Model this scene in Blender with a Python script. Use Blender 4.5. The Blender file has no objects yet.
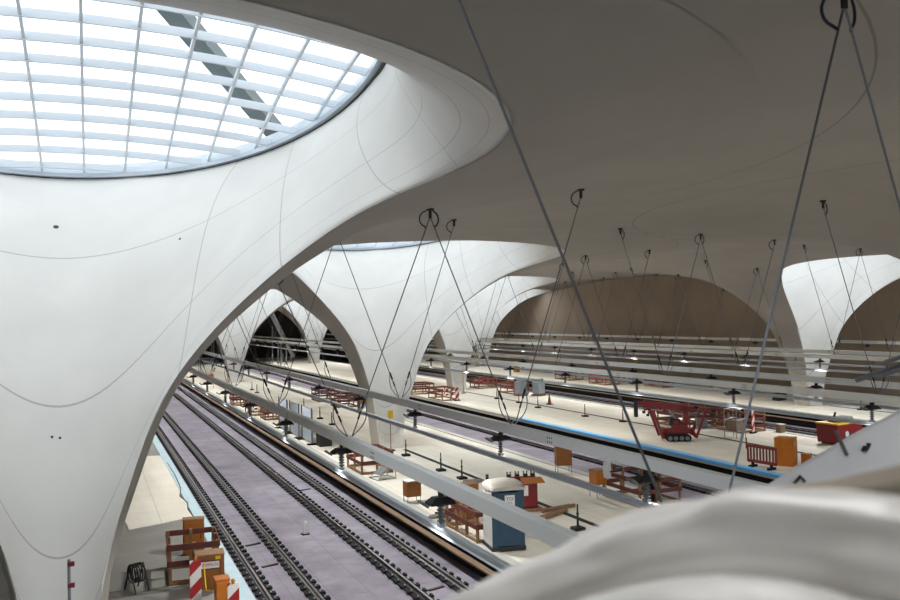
import bpy, bmesh, math, random
import numpy as np
from mathutils import Vector, Matrix
random.seed(7)
C = bpy.context.scene.collection
R = math.radians

# ------------------------------------------------------------------ camera
CAM = Vector((0.0, 0.0, 7.7))          # world: x across the hall, y along the tracks, z up, z = 0 on the platforms
ALPHA, PITCH, ROLL, FPX = R(22.5), R(1.02), R(1.25), 875.0
F_ = Vector((math.sin(ALPHA)*math.cos(PITCH), math.cos(ALPHA)*math.cos(PITCH), math.sin(PITCH)))
R0 = Vector((math.cos(ALPHA), -math.sin(ALPHA), 0))
U0 = R0.cross(F_)
RR = R0*math.cos(ROLL) - U0*math.sin(ROLL)
UU = R0*math.sin(ROLL) + U0*math.cos(ROLL)
def ray(px, py):
    return F_ + RR*((px-450)/FPX) + UU*((300-py)/FPX)
def at_z(px, py, z=0.0):               # point of a horizontal plane
    d = ray(px, py); t = (z-CAM.z)/d.z
    return CAM + d*t
def at_d(px, py, depth):               # point at a depth in front of the camera
    return CAM + ray(px, py)*depth
cam_data = bpy.data.cameras.new('camera'); cam = bpy.data.objects.new('camera', cam_data); C.objects.link(cam)
m = Matrix((RR, UU, -F_)).transposed().to_4x4(); m.translation = CAM
cam.matrix_world = m
cam_data.sensor_width = 36; cam_data.lens = 36*FPX/900
cam_data.clip_start = 0.05; cam_data.clip_end = 600
cam_data.dof.use_dof = True; cam_data.dof.focus_distance = 38; cam_data.dof.aperture_fstop = 2.4
bpy.context.scene.camera = cam

# ------------------------------------------------------------------ materials
def lin(c):
    return tuple(((x/12.92) if x <= .04045 else ((x+.055)/1.055)**2.4) for x in c)
def mat(name, col, rough=.6, metal=0.0, noise=0.0, scale=3.0, bump=0.0, bscale=20.0, col2=None, srgb=True, detail=6):
    mt = bpy.data.materials.new(name); mt.use_nodes = True
    nt = mt.node_tree; b = nt.nodes['Principled BSDF']
    c = lin(col) if srgb else col
    b.inputs['Base Color'].default_value = (*c, 1)
    b.inputs['Roughness'].default_value = rough; b.inputs['Metallic'].default_value = metal
    tc = nt.nodes.new('ShaderNodeTexCoord')
    if noise > 0 or col2:
        n = nt.nodes.new('ShaderNodeTexNoise'); n.inputs['Scale'].default_value = scale; n.inputs['Detail'].default_value = detail
        nt.links.new(tc.outputs['Object'], n.inputs['Vector'])
        r = nt.nodes.new('ShaderNodeValToRGB')
        c2 = (lin(col2) if srgb else col2) if col2 else tuple(x*(1-noise) for x in c)
        c1 = c if col2 else tuple(min(1, x*(1+noise*.5)) for x in c)
        r.color_ramp.elements[0].position = .3; r.color_ramp.elements[1].position = .7
        r.color_ramp.elements[0].color = (*c2, 1); r.color_ramp.elements[1].color = (*c1, 1)
        nt.links.new(n.outputs['Fac'], r.inputs['Fac']); nt.links.new(r.outputs['Color'], b.inputs['Base Color'])
    if bump > 0:
        n2 = nt.nodes.new('ShaderNodeTexNoise'); n2.inputs['Scale'].default_value = bscale; n2.inputs['Detail'].default_value = 4
        nt.links.new(tc.outputs['Object'], n2.inputs['Vector'])
        bp = nt.nodes.new('ShaderNodeBump'); bp.inputs['Strength'].default_value = bump; bp.inputs['Distance'].default_value = .02
        nt.links.new(n2.outputs['Fac'], bp.inputs['Height']); nt.links.new(bp.outputs['Normal'], b.inputs['Normal'])
    return mt
def node(nt, kind, **kw):
    n = nt.nodes.new(kind)
    for k, v in kw.items(): setattr(n, k, v)
    return n
def math_n(nt, op, a, b=None):
    n = nt.nodes.new('ShaderNodeMath'); n.operation = op
    for i, x in enumerate((a, b)):
        if x is None: continue
        if isinstance(x, (int, float)): n.inputs[i].default_value = x
        else: nt.links.new(x, n.inputs[i])
    return n.outputs[0]
def lines_factor(nt, coord, positions, width):      # 1 on thin lines at the given coordinate values
    tot = None
    for p in positions:
        d = math_n(nt, 'ABSOLUTE', math_n(nt, 'SUBTRACT', coord, p))
        l = math_n(nt, 'LESS_THAN', d, width)
        tot = l if tot is None else math_n(nt, 'MAXIMUM', tot, l)
    return tot
def mix_col(nt, fac, a, b):
    n = nt.nodes.new('ShaderNodeMix'); n.data_type = 'RGBA'
    if isinstance(fac, float): n.inputs[0].default_value = fac
    else: nt.links.new(fac, n.inputs[0])
    for i, x in ((6, a), (7, b)):
        if isinstance(x, tuple): n.inputs[i].default_value = (*x, 1)
        else: nt.links.new(x, n.inputs[i])
    return n.outputs[2]

# white fair-faced concrete of the chalices, with thin formwork joints that follow the shell (uv of the shell grid)
def shell_material():
    mt = mat('white_concrete', (.86,.85,.83), .55, noise=.07, scale=.5, bump=.05, bscale=6)
    nt = mt.node_tree; b = nt.nodes['Principled BSDF']
    base = b.inputs['Base Color'].links[0].from_socket
    uv = node(nt, 'ShaderNodeUVMap'); uv.uv_map = 'shell'
    sep = node(nt, 'ShaderNodeSeparateXYZ'); nt.links.new(uv.outputs[0], sep.inputs[0])
    u, v = sep.outputs[0], sep.outputs[1]
    l1 = lines_factor(nt, v, (.30, .60, .80, .91), .0015)
    l2 = lines_factor(nt, u, (-.80,-.66,-.50,-.30,.30,.50,.66,.80), .0008)
    f = math_n(nt, 'MULTIPLY', math_n(nt, 'MAXIMUM', l1, l2), .42)
    out = mix_col(nt, f, base, lin((.33,.31,.29)))
    nt.links.new(out, b.inputs['Base Color'])
    return mt
M = {}
M['shell'] = shell_material()
M['ceiling'] = mat('shaded_ceiling_concrete', (.635,.615,.58), .7, noise=.08, scale=.35, bump=.05, bscale=5)  # same concrete as the shells, darkened to carry the shade of the undersides
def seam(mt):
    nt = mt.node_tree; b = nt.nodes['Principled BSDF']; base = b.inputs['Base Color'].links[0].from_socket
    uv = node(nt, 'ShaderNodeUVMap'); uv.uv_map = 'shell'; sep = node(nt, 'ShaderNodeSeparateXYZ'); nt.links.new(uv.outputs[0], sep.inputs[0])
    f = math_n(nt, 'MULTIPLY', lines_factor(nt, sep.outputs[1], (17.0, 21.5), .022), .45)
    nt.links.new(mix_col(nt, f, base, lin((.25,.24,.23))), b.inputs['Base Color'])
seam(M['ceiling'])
M['wall'] = mat('wall_concrete', (.71,.64,.57), .8, noise=.12, scale=.25, bump=.05, bscale=4)
M['dark_wall'] = mat('unlit_end_wall', (.30,.28,.26), .9, noise=.3, scale=.4)  # dark tone stands in for the missing light at the far end
M['slab_grey'] = mat('grey_screed', (.55,.54,.52), .75, noise=.18, scale=.5, bump=.1)
M['white_metal'] = mat('painted_light_metal', (.95,.96,.96), .4)
M['grey_metal'] = mat('painted_grey_metal', (.60,.61,.59), .4, metal=.2)
M['steel'] = mat('galvanised_steel', (.62,.64,.66), .38, metal=.85, noise=.15, scale=6)
M['alu'] = mat('bright_aluminium', (.80,.83,.86), .42, metal=.7)
M['cable'] = mat('steel_cable', (.46,.47,.50), .4, metal=.75)
M['black'] = mat('black_plastic', (.07,.07,.075), .5)
M['rubber'] = mat('black_rubber', (.085,.085,.09), .85, noise=.3, scale=8)
M['rail'] = mat('rail_steel', (.62,.60,.60), .35, metal=.8)
M['blue_hose'] = mat('dark_blue_sleeve', (.10,.13,.22), .5)
M['barrier'] = mat('weathered_red_barrier', (.40,.20,.165), .65, noise=.25, scale=6)
M['barrier_red'] = mat('signal_red_plastic', (.52,.20,.17), .5, noise=.1, scale=5)
M['wood'] = mat('raw_timber', (.56,.43,.31), .75, noise=.25, scale=7)
M['orange'] = mat('orange_paint', (.72,.42,.10), .5, noise=.12, scale=4)
M['ochre'] = mat('ochre_steel', (.54,.32,.09), .5, noise=.12, scale=4)
M['yellow'] = mat('yellow_paint', (.88,.72,.12), .5)
M['white'] = mat('white_plastic', (.86,.86,.85), .45)
M['roof_white'] = mat('dusty_white_plastic', (.76,.74,.70), .55, noise=.1, scale=4)
M['blue'] = mat('blue_plastic', (.07,.22,.31), .45, noise=.08, scale=3)
M['red'] = mat('red_paint', (.47,.075,.10), .4, noise=.15, scale=5)
M['dark_red'] = mat('dark_red_paint', (.46,.09,.10), .5)
M['blue_film'] = mat('blue_protective_film', (.46,.75,.95), .4)
M['pale_film'] = mat('pale_blue_protective_film', (.72,.82,.86), .5, noise=.1, scale=2)
M['lip'] = mat('platform_edge_stone', (.74,.74,.71), .6, noise=.08, scale=2)
M['tan'] = mat('plywood_ledge', (.54,.45,.365), .75, noise=.2, scale=3)
M['recess'] = mat('dark_recess_wall', (.10,.095,.09), .9, noise=.2, scale=2)  # near-black tone for the platform recesses and pit walls
M['panel'] = mat('grey_fence_sheet', (.62,.66,.70), .6, noise=.08, scale=3)
M['sign_red'] = mat('sign_red', (.75,.08,.10), .5)
M['grey'] = mat('grey_plastic', (.45,.46,.47), .6)
M['green'] = mat('green_plastic', (.12,.42,.25), .5)
M['sandbag'] = mat('grey_sandbag', (.50,.48,.46), .9, noise=.3, scale=9)
def tarp_material(name, a, b_):
    return mat(name, a, .42, noise=0, scale=1.5, col2=b_, bump=.25, bscale=7)
M['tarp'] = tarp_material('white_tarpaulin', (.93,.94,.95), (.86,.87,.89))
M['film'] = tarp_material('white_plastic_sheeting', (.90,.895,.88), (.80,.79,.77))
M['dust_sheet'] = tarp_material('grey_brown_dust_sheet', (.58,.54,.48), (.50,.46,.41))
# striped red and white
def stripe_material(name, angle, freq, red=(.62,.10,.12)):
    mt = mat(name, (.86,.85,.83), .5); nt = mt.node_tree; b = nt.nodes['Principled BSDF']
    tc = node(nt, 'ShaderNodeTexCoord'); sep = node(nt, 'ShaderNodeSeparateXYZ'); nt.links.new(tc.outputs['Object'], sep.inputs[0])
    s = math_n(nt, 'ADD', math_n(nt, 'MULTIPLY', math_n(nt, 'ADD', sep.outputs[0], sep.outputs[1]), math.sin(angle)*freq), math_n(nt, 'MULTIPLY', sep.outputs[2], math.cos(angle)*freq))
    f = math_n(nt, 'GREATER_THAN', math_n(nt, 'FRACT', s), .5)
    nt.links.new(mix_col(nt, f, lin((.86,.85,.83)), lin(red)), b.inputs['Base Color'])
    return mt
M['stripe'] = stripe_material('red_white_diagonal_stripes', R(-45), 2.2)
M['stripe_v'] = stripe_material('red_white_blocks', R(90), 2.0)
# platform boards: cream plywood sheets with fine joints
def boards_material():
    mt = mat('cream_plywood_sheets', (.93,.91,.855), .6, noise=.06, scale=.6, bump=.04, bscale=3); nt = mt.node_tree; b = nt.nodes['Principled BSDF']
    base = b.inputs['Base Color'].links[0].from_socket
    tc = node(nt, 'ShaderNodeTexCoord')
    mp = node(nt, 'ShaderNodeMapping'); mp.inputs['Rotation'].default_value = (0,0,R(90)); nt.links.new(tc.outputs['Object'], mp.inputs[0])
    br = node(nt, 'ShaderNodeTexBrick'); br.inputs['Scale'].default_value = 1; br.inputs['Brick Width'].default_value = 5.0; br.inputs['Row Height'].default_value = 2.5
    br.inputs['Mortar Size'].default_value = .012; br.inputs['Mortar Smooth'].default_value = .1
    br.inputs['Color1'].default_value = (1,1,1,1); br.inputs['Color2'].default_value = (.93,.92,.91,1); br.inputs['Mortar'].default_value = (.5,.47,.43,1)
    nt.links.new(mp.outputs[0], br.inputs[0])
    mx = node(nt, 'ShaderNodeMix'); mx.data_type = 'RGBA'; mx.blend_type = 'MULTIPLY'; mx.inputs[0].default_value = .8
    nt.links.new(base, mx.inputs[6]); nt.links.new(br.outputs['Color'], mx.inputs[7])
    # long scuffs running with the platform
    n = node(nt, 'ShaderNodeTexNoise'); n.inputs['Scale'].default_value = 1; n.inputs['Detail'].default_value = 5
    mp2 = node(nt, 'ShaderNodeMapping'); mp2.inputs['Scale'].default_value = (1.2,.12,1); nt.links.new(tc.outputs['Object'], mp2.inputs[0]); nt.links.new(mp2.outputs[0], n.inputs[0])
    rp = node(nt, 'ShaderNodeValToRGB'); rp.color_ramp.elements[0].position = .35; rp.color_ramp.elements[1].position = .6
    rp.color_ramp.elements[0].color = (.86,.85,.83,1); rp.color_ramp.elements[1].color = (1,1,1,1); nt.links.new(n.outputs['Fac'], rp.inputs[0])
    m2 = node(nt, 'ShaderNodeMix'); m2.data_type = 'RGBA'; m2.blend_type = 'MULTIPLY'; m2.inputs[0].default_value = .7
    nt.links.new(mx.outputs[2], m2.inputs[6]); nt.links.new(rp.outputs[0], m2.inputs[7])
    nt.links.new(m2.outputs[2], b.inputs['Base Color'])
    return mt
M['boards'] = boards_material()
# lavender grey dusty sheets over the slab track
def slab_material():
    mt = mat('lavender_grey_track_covering', (.66,.635,.69), .7, noise=0, scale=.35, col2=(.56,.535,.59)); nt = mt.node_tree; b = nt.nodes['Principled BSDF']
    base = b.inputs['Base Color'].links[0].from_socket
    tc = node(nt, 'ShaderNodeTexCoord')
    mp = node(nt, 'ShaderNodeMapping'); mp.inputs['Rotation'].default_value = (0,0,R(90)); nt.links.new(tc.outputs['Object'], mp.inputs[0])
    br = node(nt, 'ShaderNodeTexBrick'); br.inputs['Scale'].default_value = 1; br.inputs['Brick Width'].default_value = 3.6; br.inputs['Row Height'].default_value = 1.17
    br.inputs['Mortar Size'].default_value = .012; br.inputs['Mortar Smooth'].default_value = .1
    br.inputs['Color1'].default_value = (1,1,1,1); br.inputs['Color2'].default_value = (.84,.84,.86,1); br.inputs['Mortar'].default_value = (.5,.48,.5,1)
    nt.links.new(mp.outputs[0], br.inputs[0])
    mx = node(nt, 'ShaderNodeMix'); mx.data_type = 'RGBA'; mx.blend_type = 'MULTIPLY'; mx.inputs[0].default_value = .75
    nt.links.new(base, mx.inputs[6]); nt.links.new(br.outputs['Color'], mx.inputs[7])
    n = node(nt, 'ShaderNodeTexNoise'); n.inputs['Scale'].default_value = 1.5; n.inputs['Detail'].default_value = 8
    nt.links.new(tc.outputs['Object'], n.inputs[0])
    rp = node(nt, 'ShaderNodeValToRGB'); rp.color_ramp.elements[0].position = .35; rp.color_ramp.elements[1].position = .62
    rp.color_ramp.elements[0].color = (.75,.74,.74,1); rp.color_ramp.elements[1].color = (1,1,1,1); nt.links.new(n.outputs['Fac'], rp.inputs[0])
    m2 = node(nt, 'ShaderNodeMix'); m2.data_type = 'RGBA'; m2.blend_type = 'MULTIPLY'; m2.inputs[0].default_value = .8
    nt.links.new(mx.outputs[2], m2.inputs[6]); nt.links.new(rp.outputs[0], m2.inputs[7])
    nt.links.new(m2.outputs[2], b.inputs['Base Color'])
    return mt
M['slab'] = slab_material()
def glass_material():
    mt = bpy.data.materials.new('skylight_glass'); mt.use_nodes = True; nt = mt.node_tree
    nt.nodes.remove(nt.nodes['Principled BSDF']); out = nt.nodes['Material Output']
    t = node(nt, 'ShaderNodeBsdfTransparent'); t.inputs[0].default_value = (.93,.96,.98,1)
    g = node(nt, 'ShaderNodeBsdfGlossy'); g.inputs['Roughness'].default_value = .05
    mx = node(nt, 'ShaderNodeMixShader'); mx.inputs[0].default_value = .06
    nt.links.new(t.outputs[0], mx.inputs[1]); nt.links.new(g.outputs[0], mx.inputs[2]); nt.links.new(mx.outputs[0], out.inputs[0])
    return mt
M['glass'] = glass_material()
M['blade'] = mat('white_enamelled_steel', (.86,.89,.92), .4)
M['rim'] = mat('dark_rubber_seal', (.12,.12,.13), .6)
M['outer_arch'] = mat('grey_green_steel', (.42,.46,.46), .6)

# ------------------------------------------------------------------ mesh helpers
class MB:
    def __init__(s): s.v, s.f, s.mi, s.mats = [], [], [], []
    def _m(s, mt):
        if mt is None: mt = s.mats[0] if s.mats else M['grey']
        if isinstance(mt, str): mt = M[mt]
        if mt not in s.mats: s.mats.append(mt)
        return s.mats.index(mt)
    def add(s, vs, fs, mt=None):
        k = len(s.v); i = s._m(mt)
        s.v += [tuple(p) for p in vs]; s.f += [tuple(k+j for j in f) for f in fs]; s.mi += [i]*len(fs)
    def box(s, c, d, mt=None, rz=0.0, rx=0.0, ry=0.0, taper=1.0):
        hx, hy, hz = d[0]/2, d[1]/2, d[2]/2
        rot = Matrix.Rotation(rz, 3, 'Z') @ Matrix.Rotation(rx, 3, 'X') @ Matrix.Rotation(ry, 3, 'Y')
        vs = []
        for z, t in ((-hz, 1.0), (hz, taper)):
            for x, y in ((-hx,-hy),(hx,-hy),(hx,hy),(-hx,hy)):
                vs.append(Vector(c) + rot @ Vector((x*t, y*t, z)))
        s.add(vs, [(3,2,1,0),(4,5,6,7),(0,1,5,4),(1,2,6,5),(2,3,7,6),(3,0,4,7)], mt)
        return s
    def bbox(s, c, d, mt=None, bev=.02, rz=0.0, rx=0.0, ry=0.0):   # bevelled box
        bm = bmesh.new(); bmesh.ops.create_cube(bm, size=1)
        for v in bm.verts: v.co = Vector((v.co.x*d[0], v.co.y*d[1], v.co.z*d[2]))
        bmesh.ops.bevel(bm, geom=list(bm.edges), offset=min(bev, .45*min(d)), segments=2, affect='EDGES', profile=.5)
        rot = Matrix.Rotation(rz, 3, 'Z') @ Matrix.Rotation(rx, 3, 'X') @ Matrix.Rotation(ry, 3, 'Y')
        bm.verts.index_update()
        s.add([Vector(c)+rot @ v.co for v in bm.verts], [[v.index for v in f.verts] for f in bm.faces], mt); bm.free()
        return s
    def tube(s, pts, r, mt=None, n=8, cap=True, closed=False):
        pts = [Vector(p) for p in pts]; k = len(pts)
        rs = r if isinstance(r, (list, tuple)) else [r]*k
        vs, fs = [], []; prev = None
        for i, p in enumerate(pts):
            a = pts[i-1] if (i > 0 or closed) else p
            b = pts[(i+1) % k] if (i < k-1 or closed) else p
            t = (b-a).normalized()
            if prev is None:
                x = Vector((0,0,1)).cross(t)
                if x.length < .05: x = Vector((1,0,0)).cross(t)
                x.normalize()
            else:
                x = prev - t*prev.dot(t)
                x.normalize()
            prev = x; y = t.cross(x)
            for j in range(n):
                an = 2*math.pi*j/n
                vs.append(p + (x*math.cos(an)+y*math.sin(an))*rs[i])
        for i in range(k if closed else k-1):
            i2 = (i+1) % k
            for j in range(n):
                fs.append((i*n+j, i*n+(j+1)%n, i2*n+(j+1)%n, i2*n+j))
        if cap and not closed:
            fs.append(tuple(reversed(range(n)))); fs.append(tuple(range((k-1)*n, k*n)))
        s.add(vs, fs, mt); return s
    def bar(s, a, b, w, h, mt=None):     # rectangular bar from a to b, h measured upwards
        a, b = Vector(a), Vector(b); t = (b-a).normalized()
        x = t.cross(Vector((0,0,1)))
        if x.length < .05: x = Vector((1,0,0))
        x.normalize(); y = x.cross(t)
        vs = []
        for p in (a, b):
            for sx, sy in ((-1,-1),(1,-1),(1,1),(-1,1)):
                vs.append(p + x*sx*w/2 + y*sy*h/2)
        s.add(vs, [(3,2,1,0),(4,5,6,7),(0,1,5,4),(1,2,6,5),(2,3,7,6),(3,0,4,7)], mt); return s
    def lathe(s, c, prof, mt=None, n=16):    # prof: (r, z)
        vs, fs = [], []
        for r, z in prof:
            for j in range(n):
                a = 2*math.pi*j/n; vs.append((c[0]+r*math.cos(a), c[1]+r*math.sin(a), c[2]+z))
        for i in range(len(prof)-1):
            for j in range(n): fs.append((i*n+j, i*n+(j+1)%n, (i+1)*n+(j+1)%n, (i+1)*n+j))
        fs.append(tuple(reversed(range(n)))); fs.append(tuple(range((len(prof)-1)*n, len(prof)*n)))
        s.add(vs, fs, mt); return s
    def sweep(s, prof, y0, y1, mt=None, nseg=1):    # prof in (x, z), swept along y
        k = len(prof); vs = []
        for i in range(nseg+1):
            y = y0+(y1-y0)*i/nseg
            vs += [(x, y, z) for x, z in prof]
        fs = [(i*k+j, (i+1)*k+j, (i+1)*k+(j+1)%k, i*k+(j+1)%k) for i in range(nseg) for j in range(k)]
        fs += [tuple(range(k)), tuple(reversed(range(nseg*k, nseg*k+k)))]
        s.add(vs, fs, mt); return s
    def build(s, name, parent=None, loc=None, smooth=False, rz=None, autos=None):
        me = bpy.data.meshes.new(name); me.from_pydata(s.v, [], s.f)
        for mt in s.mats: me.materials.append(mt)
        me.polygons.foreach_set('material_index', s.mi)
        if smooth or autos: me.polygons.foreach_set('use_smooth', [True]*len(s.f))
        me.validate(); me.update()
        if autos: me.set_sharp_from_angle(angle=R(autos))
        o = bpy.data.objects.new(name, me); C.objects.link(o)
        if parent: o.parent = parent
        if loc is not None: o.location = loc
        if rz is not None: o.rotation_euler = (0,0,rz)
        return o
def tag(o, label, cat, group=None, kind=None):
    o['label'] = label; o['category'] = cat
    if group: o['group'] = group
    if kind: o['kind'] = kind
    return o
def empty(name, loc, rz=0.0):
    o = bpy.data.objects.new(name, None); C.objects.link(o); o.location = loc; o.rotation_euler = (0,0,rz); o.empty_display_size = .2
    return o
def struct(o): o['kind'] = 'structure'; return o
def copy_tree(o, parent=None):
    c = o.copy(); C.objects.link(c)
    if parent is not None: c.parent = parent
    for ch in list(o.children): copy_tree(ch, c)
    return c
ORD = ['first','second','third','fourth','fifth','sixth','seventh','eighth','ninth','tenth','eleventh','twelfth','thirteenth','fourteenth','fifteenth','sixteenth','seventeenth','eighteenth','nineteenth','twentieth']
def ordw(i):
    if i < 20: return ORD[i]
    return 'twenty-'+ORD[i-20] if i < 29 else 'thirtieth'
# ------------------------------------------------------------------ chalices and ceiling
COLS = {'A1': (-.65, 22.0), 'A2': (-.65, 84.0), 'A3': (-.65,146.0),
        'B1': (16.3, 49.6), 'B2': (16.8,111.3),
        'C1': (35.0, 21.0), 'C2': (35.0, 83.3), 'C3': (36.0,149.0),
        'D1': (52.7, 53.4), 'D2': (54.5,119.8)}
PR = [(0,-.6),(.8,-.6),(.86,0),(.95,1.3),(1.6,3.7),(2.5,5.95),(3.35,7.1),(4.4,8.1),(5.8,9.15),(7.4,10.0),(9,10.45),(11.5,10.85),(13.4,11.08),(15.2,11.22),(17.5,11.38),(21,11.65),(26,11.95),(32,12.1),(60,12.1)]
_pr = np.array([p[0] for p in PR]); _pz = np.array([p[1] for p in PR])
def _pchip(x, xs, ys):      # monotone cubic interpolation
    h = np.diff(xs); d = np.diff(ys)/h
    mm = np.zeros_like(xs); mm[1:-1] = np.where(d[:-1]*d[1:] > 0, 2*d[:-1]*d[1:]/(d[:-1]+d[1:]+1e-12), 0); mm[0] = d[0]; mm[-1] = d[-1]
    i = np.clip(np.searchsorted(xs, x)-1, 0, len(h)-1); t = (x-xs[i])/h[i]
    return ((1+2*t)*(1-t)**2)*ys[i] + t*(1-t)**2*h[i]*mm[i] + t*t*(3-2*t)*ys[i+1] + t*t*(t-1)*h[i]*mm[i+1]
def zf(r): return _pchip(np.asarray(r, float), _pr[2:], _pz[2:])
def zfield(u, s):
    u = np.asarray(u, float); s = np.asarray(s, float); acc = 0
    for cu, cs in COLS.values():
        r = np.maximum(np.hypot(u-cu, s-cs), .86); acc = acc + np.exp(-zf(r)/.08)
    return -.08*np.log(acc)
RB = 15.4
LT = [(.86,52),(1.1,54),(1.6,58),(2.5,60),(3.3,60),(4.4,60),(5.8,59),(7.4,56),(9.0,53),(10.4,47.5),(11.8,38.5),(12.5,29),(12.9,22),(13.3,14.5),(13.6,6),(13.65,0)]
_lr = np.array([p[0] for p in LT]); _lt = np.radians(np.array([p[1] for p in LT], float))
def thL(r): return np.interp(r, _lr, _lt)
TILT, EYE_ZB, EYC, EYS, EXS = .13, 12.3, 1.8, 9.8, 7.2     # egg-shaped skylight, long axis along the tracks
def eye_z(y): return EYE_ZB + TILT*(y+8.0)   # y: local, + towards the front
def egg(psi, off=0.0, k=1.0):
    c, s = np.cos(psi), np.sin(psi)
    return (EXS*k+off)*s*(1-.03*c), EYC+(EYS*k+off)*c
def egg_rho2(x, y):
    c = np.clip((y-EYC)/EYS, -1, 1); return c*c+(x/(EXS*(1-.03*c)))**2

def smooth_curve(P, n):     # resample a polyline
    P = np.array(P); d = np.r_[0, np.cumsum(np.linalg.norm(np.diff(P, axis=0), axis=1))]
    t = np.linspace(0, d[-1], n)
    return np.stack([np.interp(t, d, P[:,i]) for i in range(P.shape[1])], 1)
def chalice_mesh():
    # loop samples from base (r small) to front lip, smoothed, in plan polar coordinates
    rs0 = np.concatenate([np.linspace(.86, 9, 40), 13.65-4.65*np.cos(np.linspace(0, np.pi/2, 41))[1:][:] ])
    rs0[-1] = 13.65
    th = thL(rs0)
    for _ in range(4): th[1:-1] = .25*th[:-2]+.5*th[1:-1]+.25*th[2:]
    rs = np.concatenate([rs0, [13.8,14.05,14.4,14.9,RB]]); th = np.concatenate([th, np.zeros(5)])
    nr = len(rs); nl = len(rs0)
    w = np.linspace(0, 1, 33)**1.6
    V = []; F = []; UV = []; idx = {}
    def addv(p, uv): V.append(list(p)); UV.append(uv); return len(V)-1
    # outer, both sides
    G = {}
    for side in (1, -1):
        for i in range(nr):
            for j in range(len(w)):
                if side == -1 and (j == len(w)-1 or (j == 0 and i >= nl-1)): G[side,i,j] = G[1,i,j]; continue
                t = th[i] + (math.pi-th[i])*w[j]
                x, y = side*rs[i]*math.sin(t), rs[i]*math.cos(t)*(1+.45*math.exp(-(rs[i]-.86)/1.2))
                G[side,i,j] = addv((x, y, float(zf(rs[i]))), (.1,.1))
        for i in range(nr-1):
            for j in range(len(w)-1):
                q = (G[side,i,j], G[side,i,j+1], G[side,i+1,j+1], G[side,i+1,j])
                F.append(q if side == -1 else q[::-1])
    # foot below the platform top
    # inner: boundary list from front lip down the right edge, along the base chord, up the left edge
    loop = [G[1,i,0] for i in range(nl-1, -1, -1)]
    L = np.array([V[k] for k in loop])
    nch = 7
    base_r = L[-1]; chord = [ (base_r[0]*(1-k/nch), base_r[1], base_r[2]) for k in range(1, nch+1)]
    arc = np.r_[0, np.cumsum(np.linalg.norm(np.diff(L, axis=0), axis=1))]
    # rim angle matched to each loop point
    front = rs0[::-1]
    psi = np.interp(arc, [0, arc[np.argmin(abs(front-11.7))], arc[np.argmin(abs(front-9))], arc[np.argmin(abs(front-5.8))], arc[-1]], np.radians([0, 52, 88, 118, 168]))
    psi_all = np.concatenate([psi, np.linspace(psi[-1], math.pi, nch+1)[1:]])
    half = np.concatenate([L, np.array(chord)]); n = len(half)
    mrow = 30
    tt = np.linspace(0, 1, mrow)
    tt = np.where(tt < .5, .5*(2*tt)**1.0, 1-.5*(2*(1-tt))**1.5)
    ex, ey = egg(psi_all); rim = np.stack([ex, ey, eye_z(ey)], 1)
    full_rim = np.concatenate([rim, (rim*[-1,1,1])[-2:0:-1]]); full_loop = np.concatenate([half, (half*[-1,1,1])[-2:0:-1]])
    N = len(full_rim)
    P = full_rim[:,None,:]*(1-tt)[None,:,None] + full_loop[:,None,:]*tt[None,:,None]
    # spacing weights along tt so that the uneven sampling stays put
    h = np.diff(tt); wl = 1/h[:-1]; wr = 1/h[1:]; sw = wl+wr; wl, wr = (wl/sw)[None,:,None], (wr/sw)[None,:,None]
    for it in range(900):
        ring = .5*(np.roll(P, 1, 0)+np.roll(P, -1, 0))[:,1:-1]
        rad = wl*P[:,:-2]+wr*P[:,2:]
        P[:,1:-1] = .45*ring+.55*rad
    # vertical start of the wall under the rim
    I = {}
    leftloop = [G[-1,i,0] for i in range(nl-1, -1, -1)]
    for k in range(N):
        for j in range(mrow):
            uu = (k/n) if k < n else -((N-k)/n)
            if j == mrow-1:
                if k < nl: I[k,j] = loop[k]; continue
                kk = N-k
                if kk < nl and k >= n: I[k,j] = leftloop[kk]; continue
            I[k,j] = addv(P[k,j], (uu, j/(mrow-1)))
    for k in range(N):
        k2 = (k+1) % N
        for j in range(mrow-1):
            q = (I[k,j], I[k2,j], I[k2,j+1], I[k,j+1]); F.append(q)
    # foot: skirt going down below the platform top and closing
    base_ring = [G[1,0,j] for j in range(len(w))] + [G[-1,0,j] for j in range(len(w)-2, -1, -1)] 
    ch = [I[(nl-1+k), mrow-1] for k in range(0, 2*nch+1)]
    # smoothing near the upper lip
    A = np.array(V); nb = [set() for _ in V]
    for f in F:
        for a in range(4): nb[f[a]].add(f[(a+1)%4]); nb[f[a]].add(f[a-1])
    lip = np.zeros(len(V))
    LL = np.concatenate([L, L*[-1,1,1]])
    up = np.where(A[:,2] > 6)[0]
    for k in up:
        d = np.min(np.linalg.norm(LL-A[k], axis=1)); lip[k] = max(0, 1-d/1.4)*min(1, (A[k,2]-6)/3.5)
    act = [k for k in range(len(V)) if lip[k] > 0]
    nbl = {k: list(nb[k]) for k in act}
    for it in range(16):
        B = A.copy()
        for k in act: B[k] = A[k]+(A[nbl[k]].mean(0)-A[k])*lip[k]*.6
        A = B
    me = bpy.data.meshes.new('chalice_shell'); me.from_pydata(A.tolist(), [], F)
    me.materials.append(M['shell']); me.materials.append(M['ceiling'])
    uvl = me.uv_layers.new(name='shell')
    li = np.zeros(len(me.loops), int); me.loops.foreach_get('vertex_index', li)
    uva = np.array(UV)[li]
    # outer faces carry no joints
    nouter = 2*(nr-1)*(len(w)-1)
    starts = np.zeros(len(me.polygons), int); me.polygons.foreach_get('loop_start', starts)
    uva[:starts[nouter]] = (.1,.1)
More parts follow.
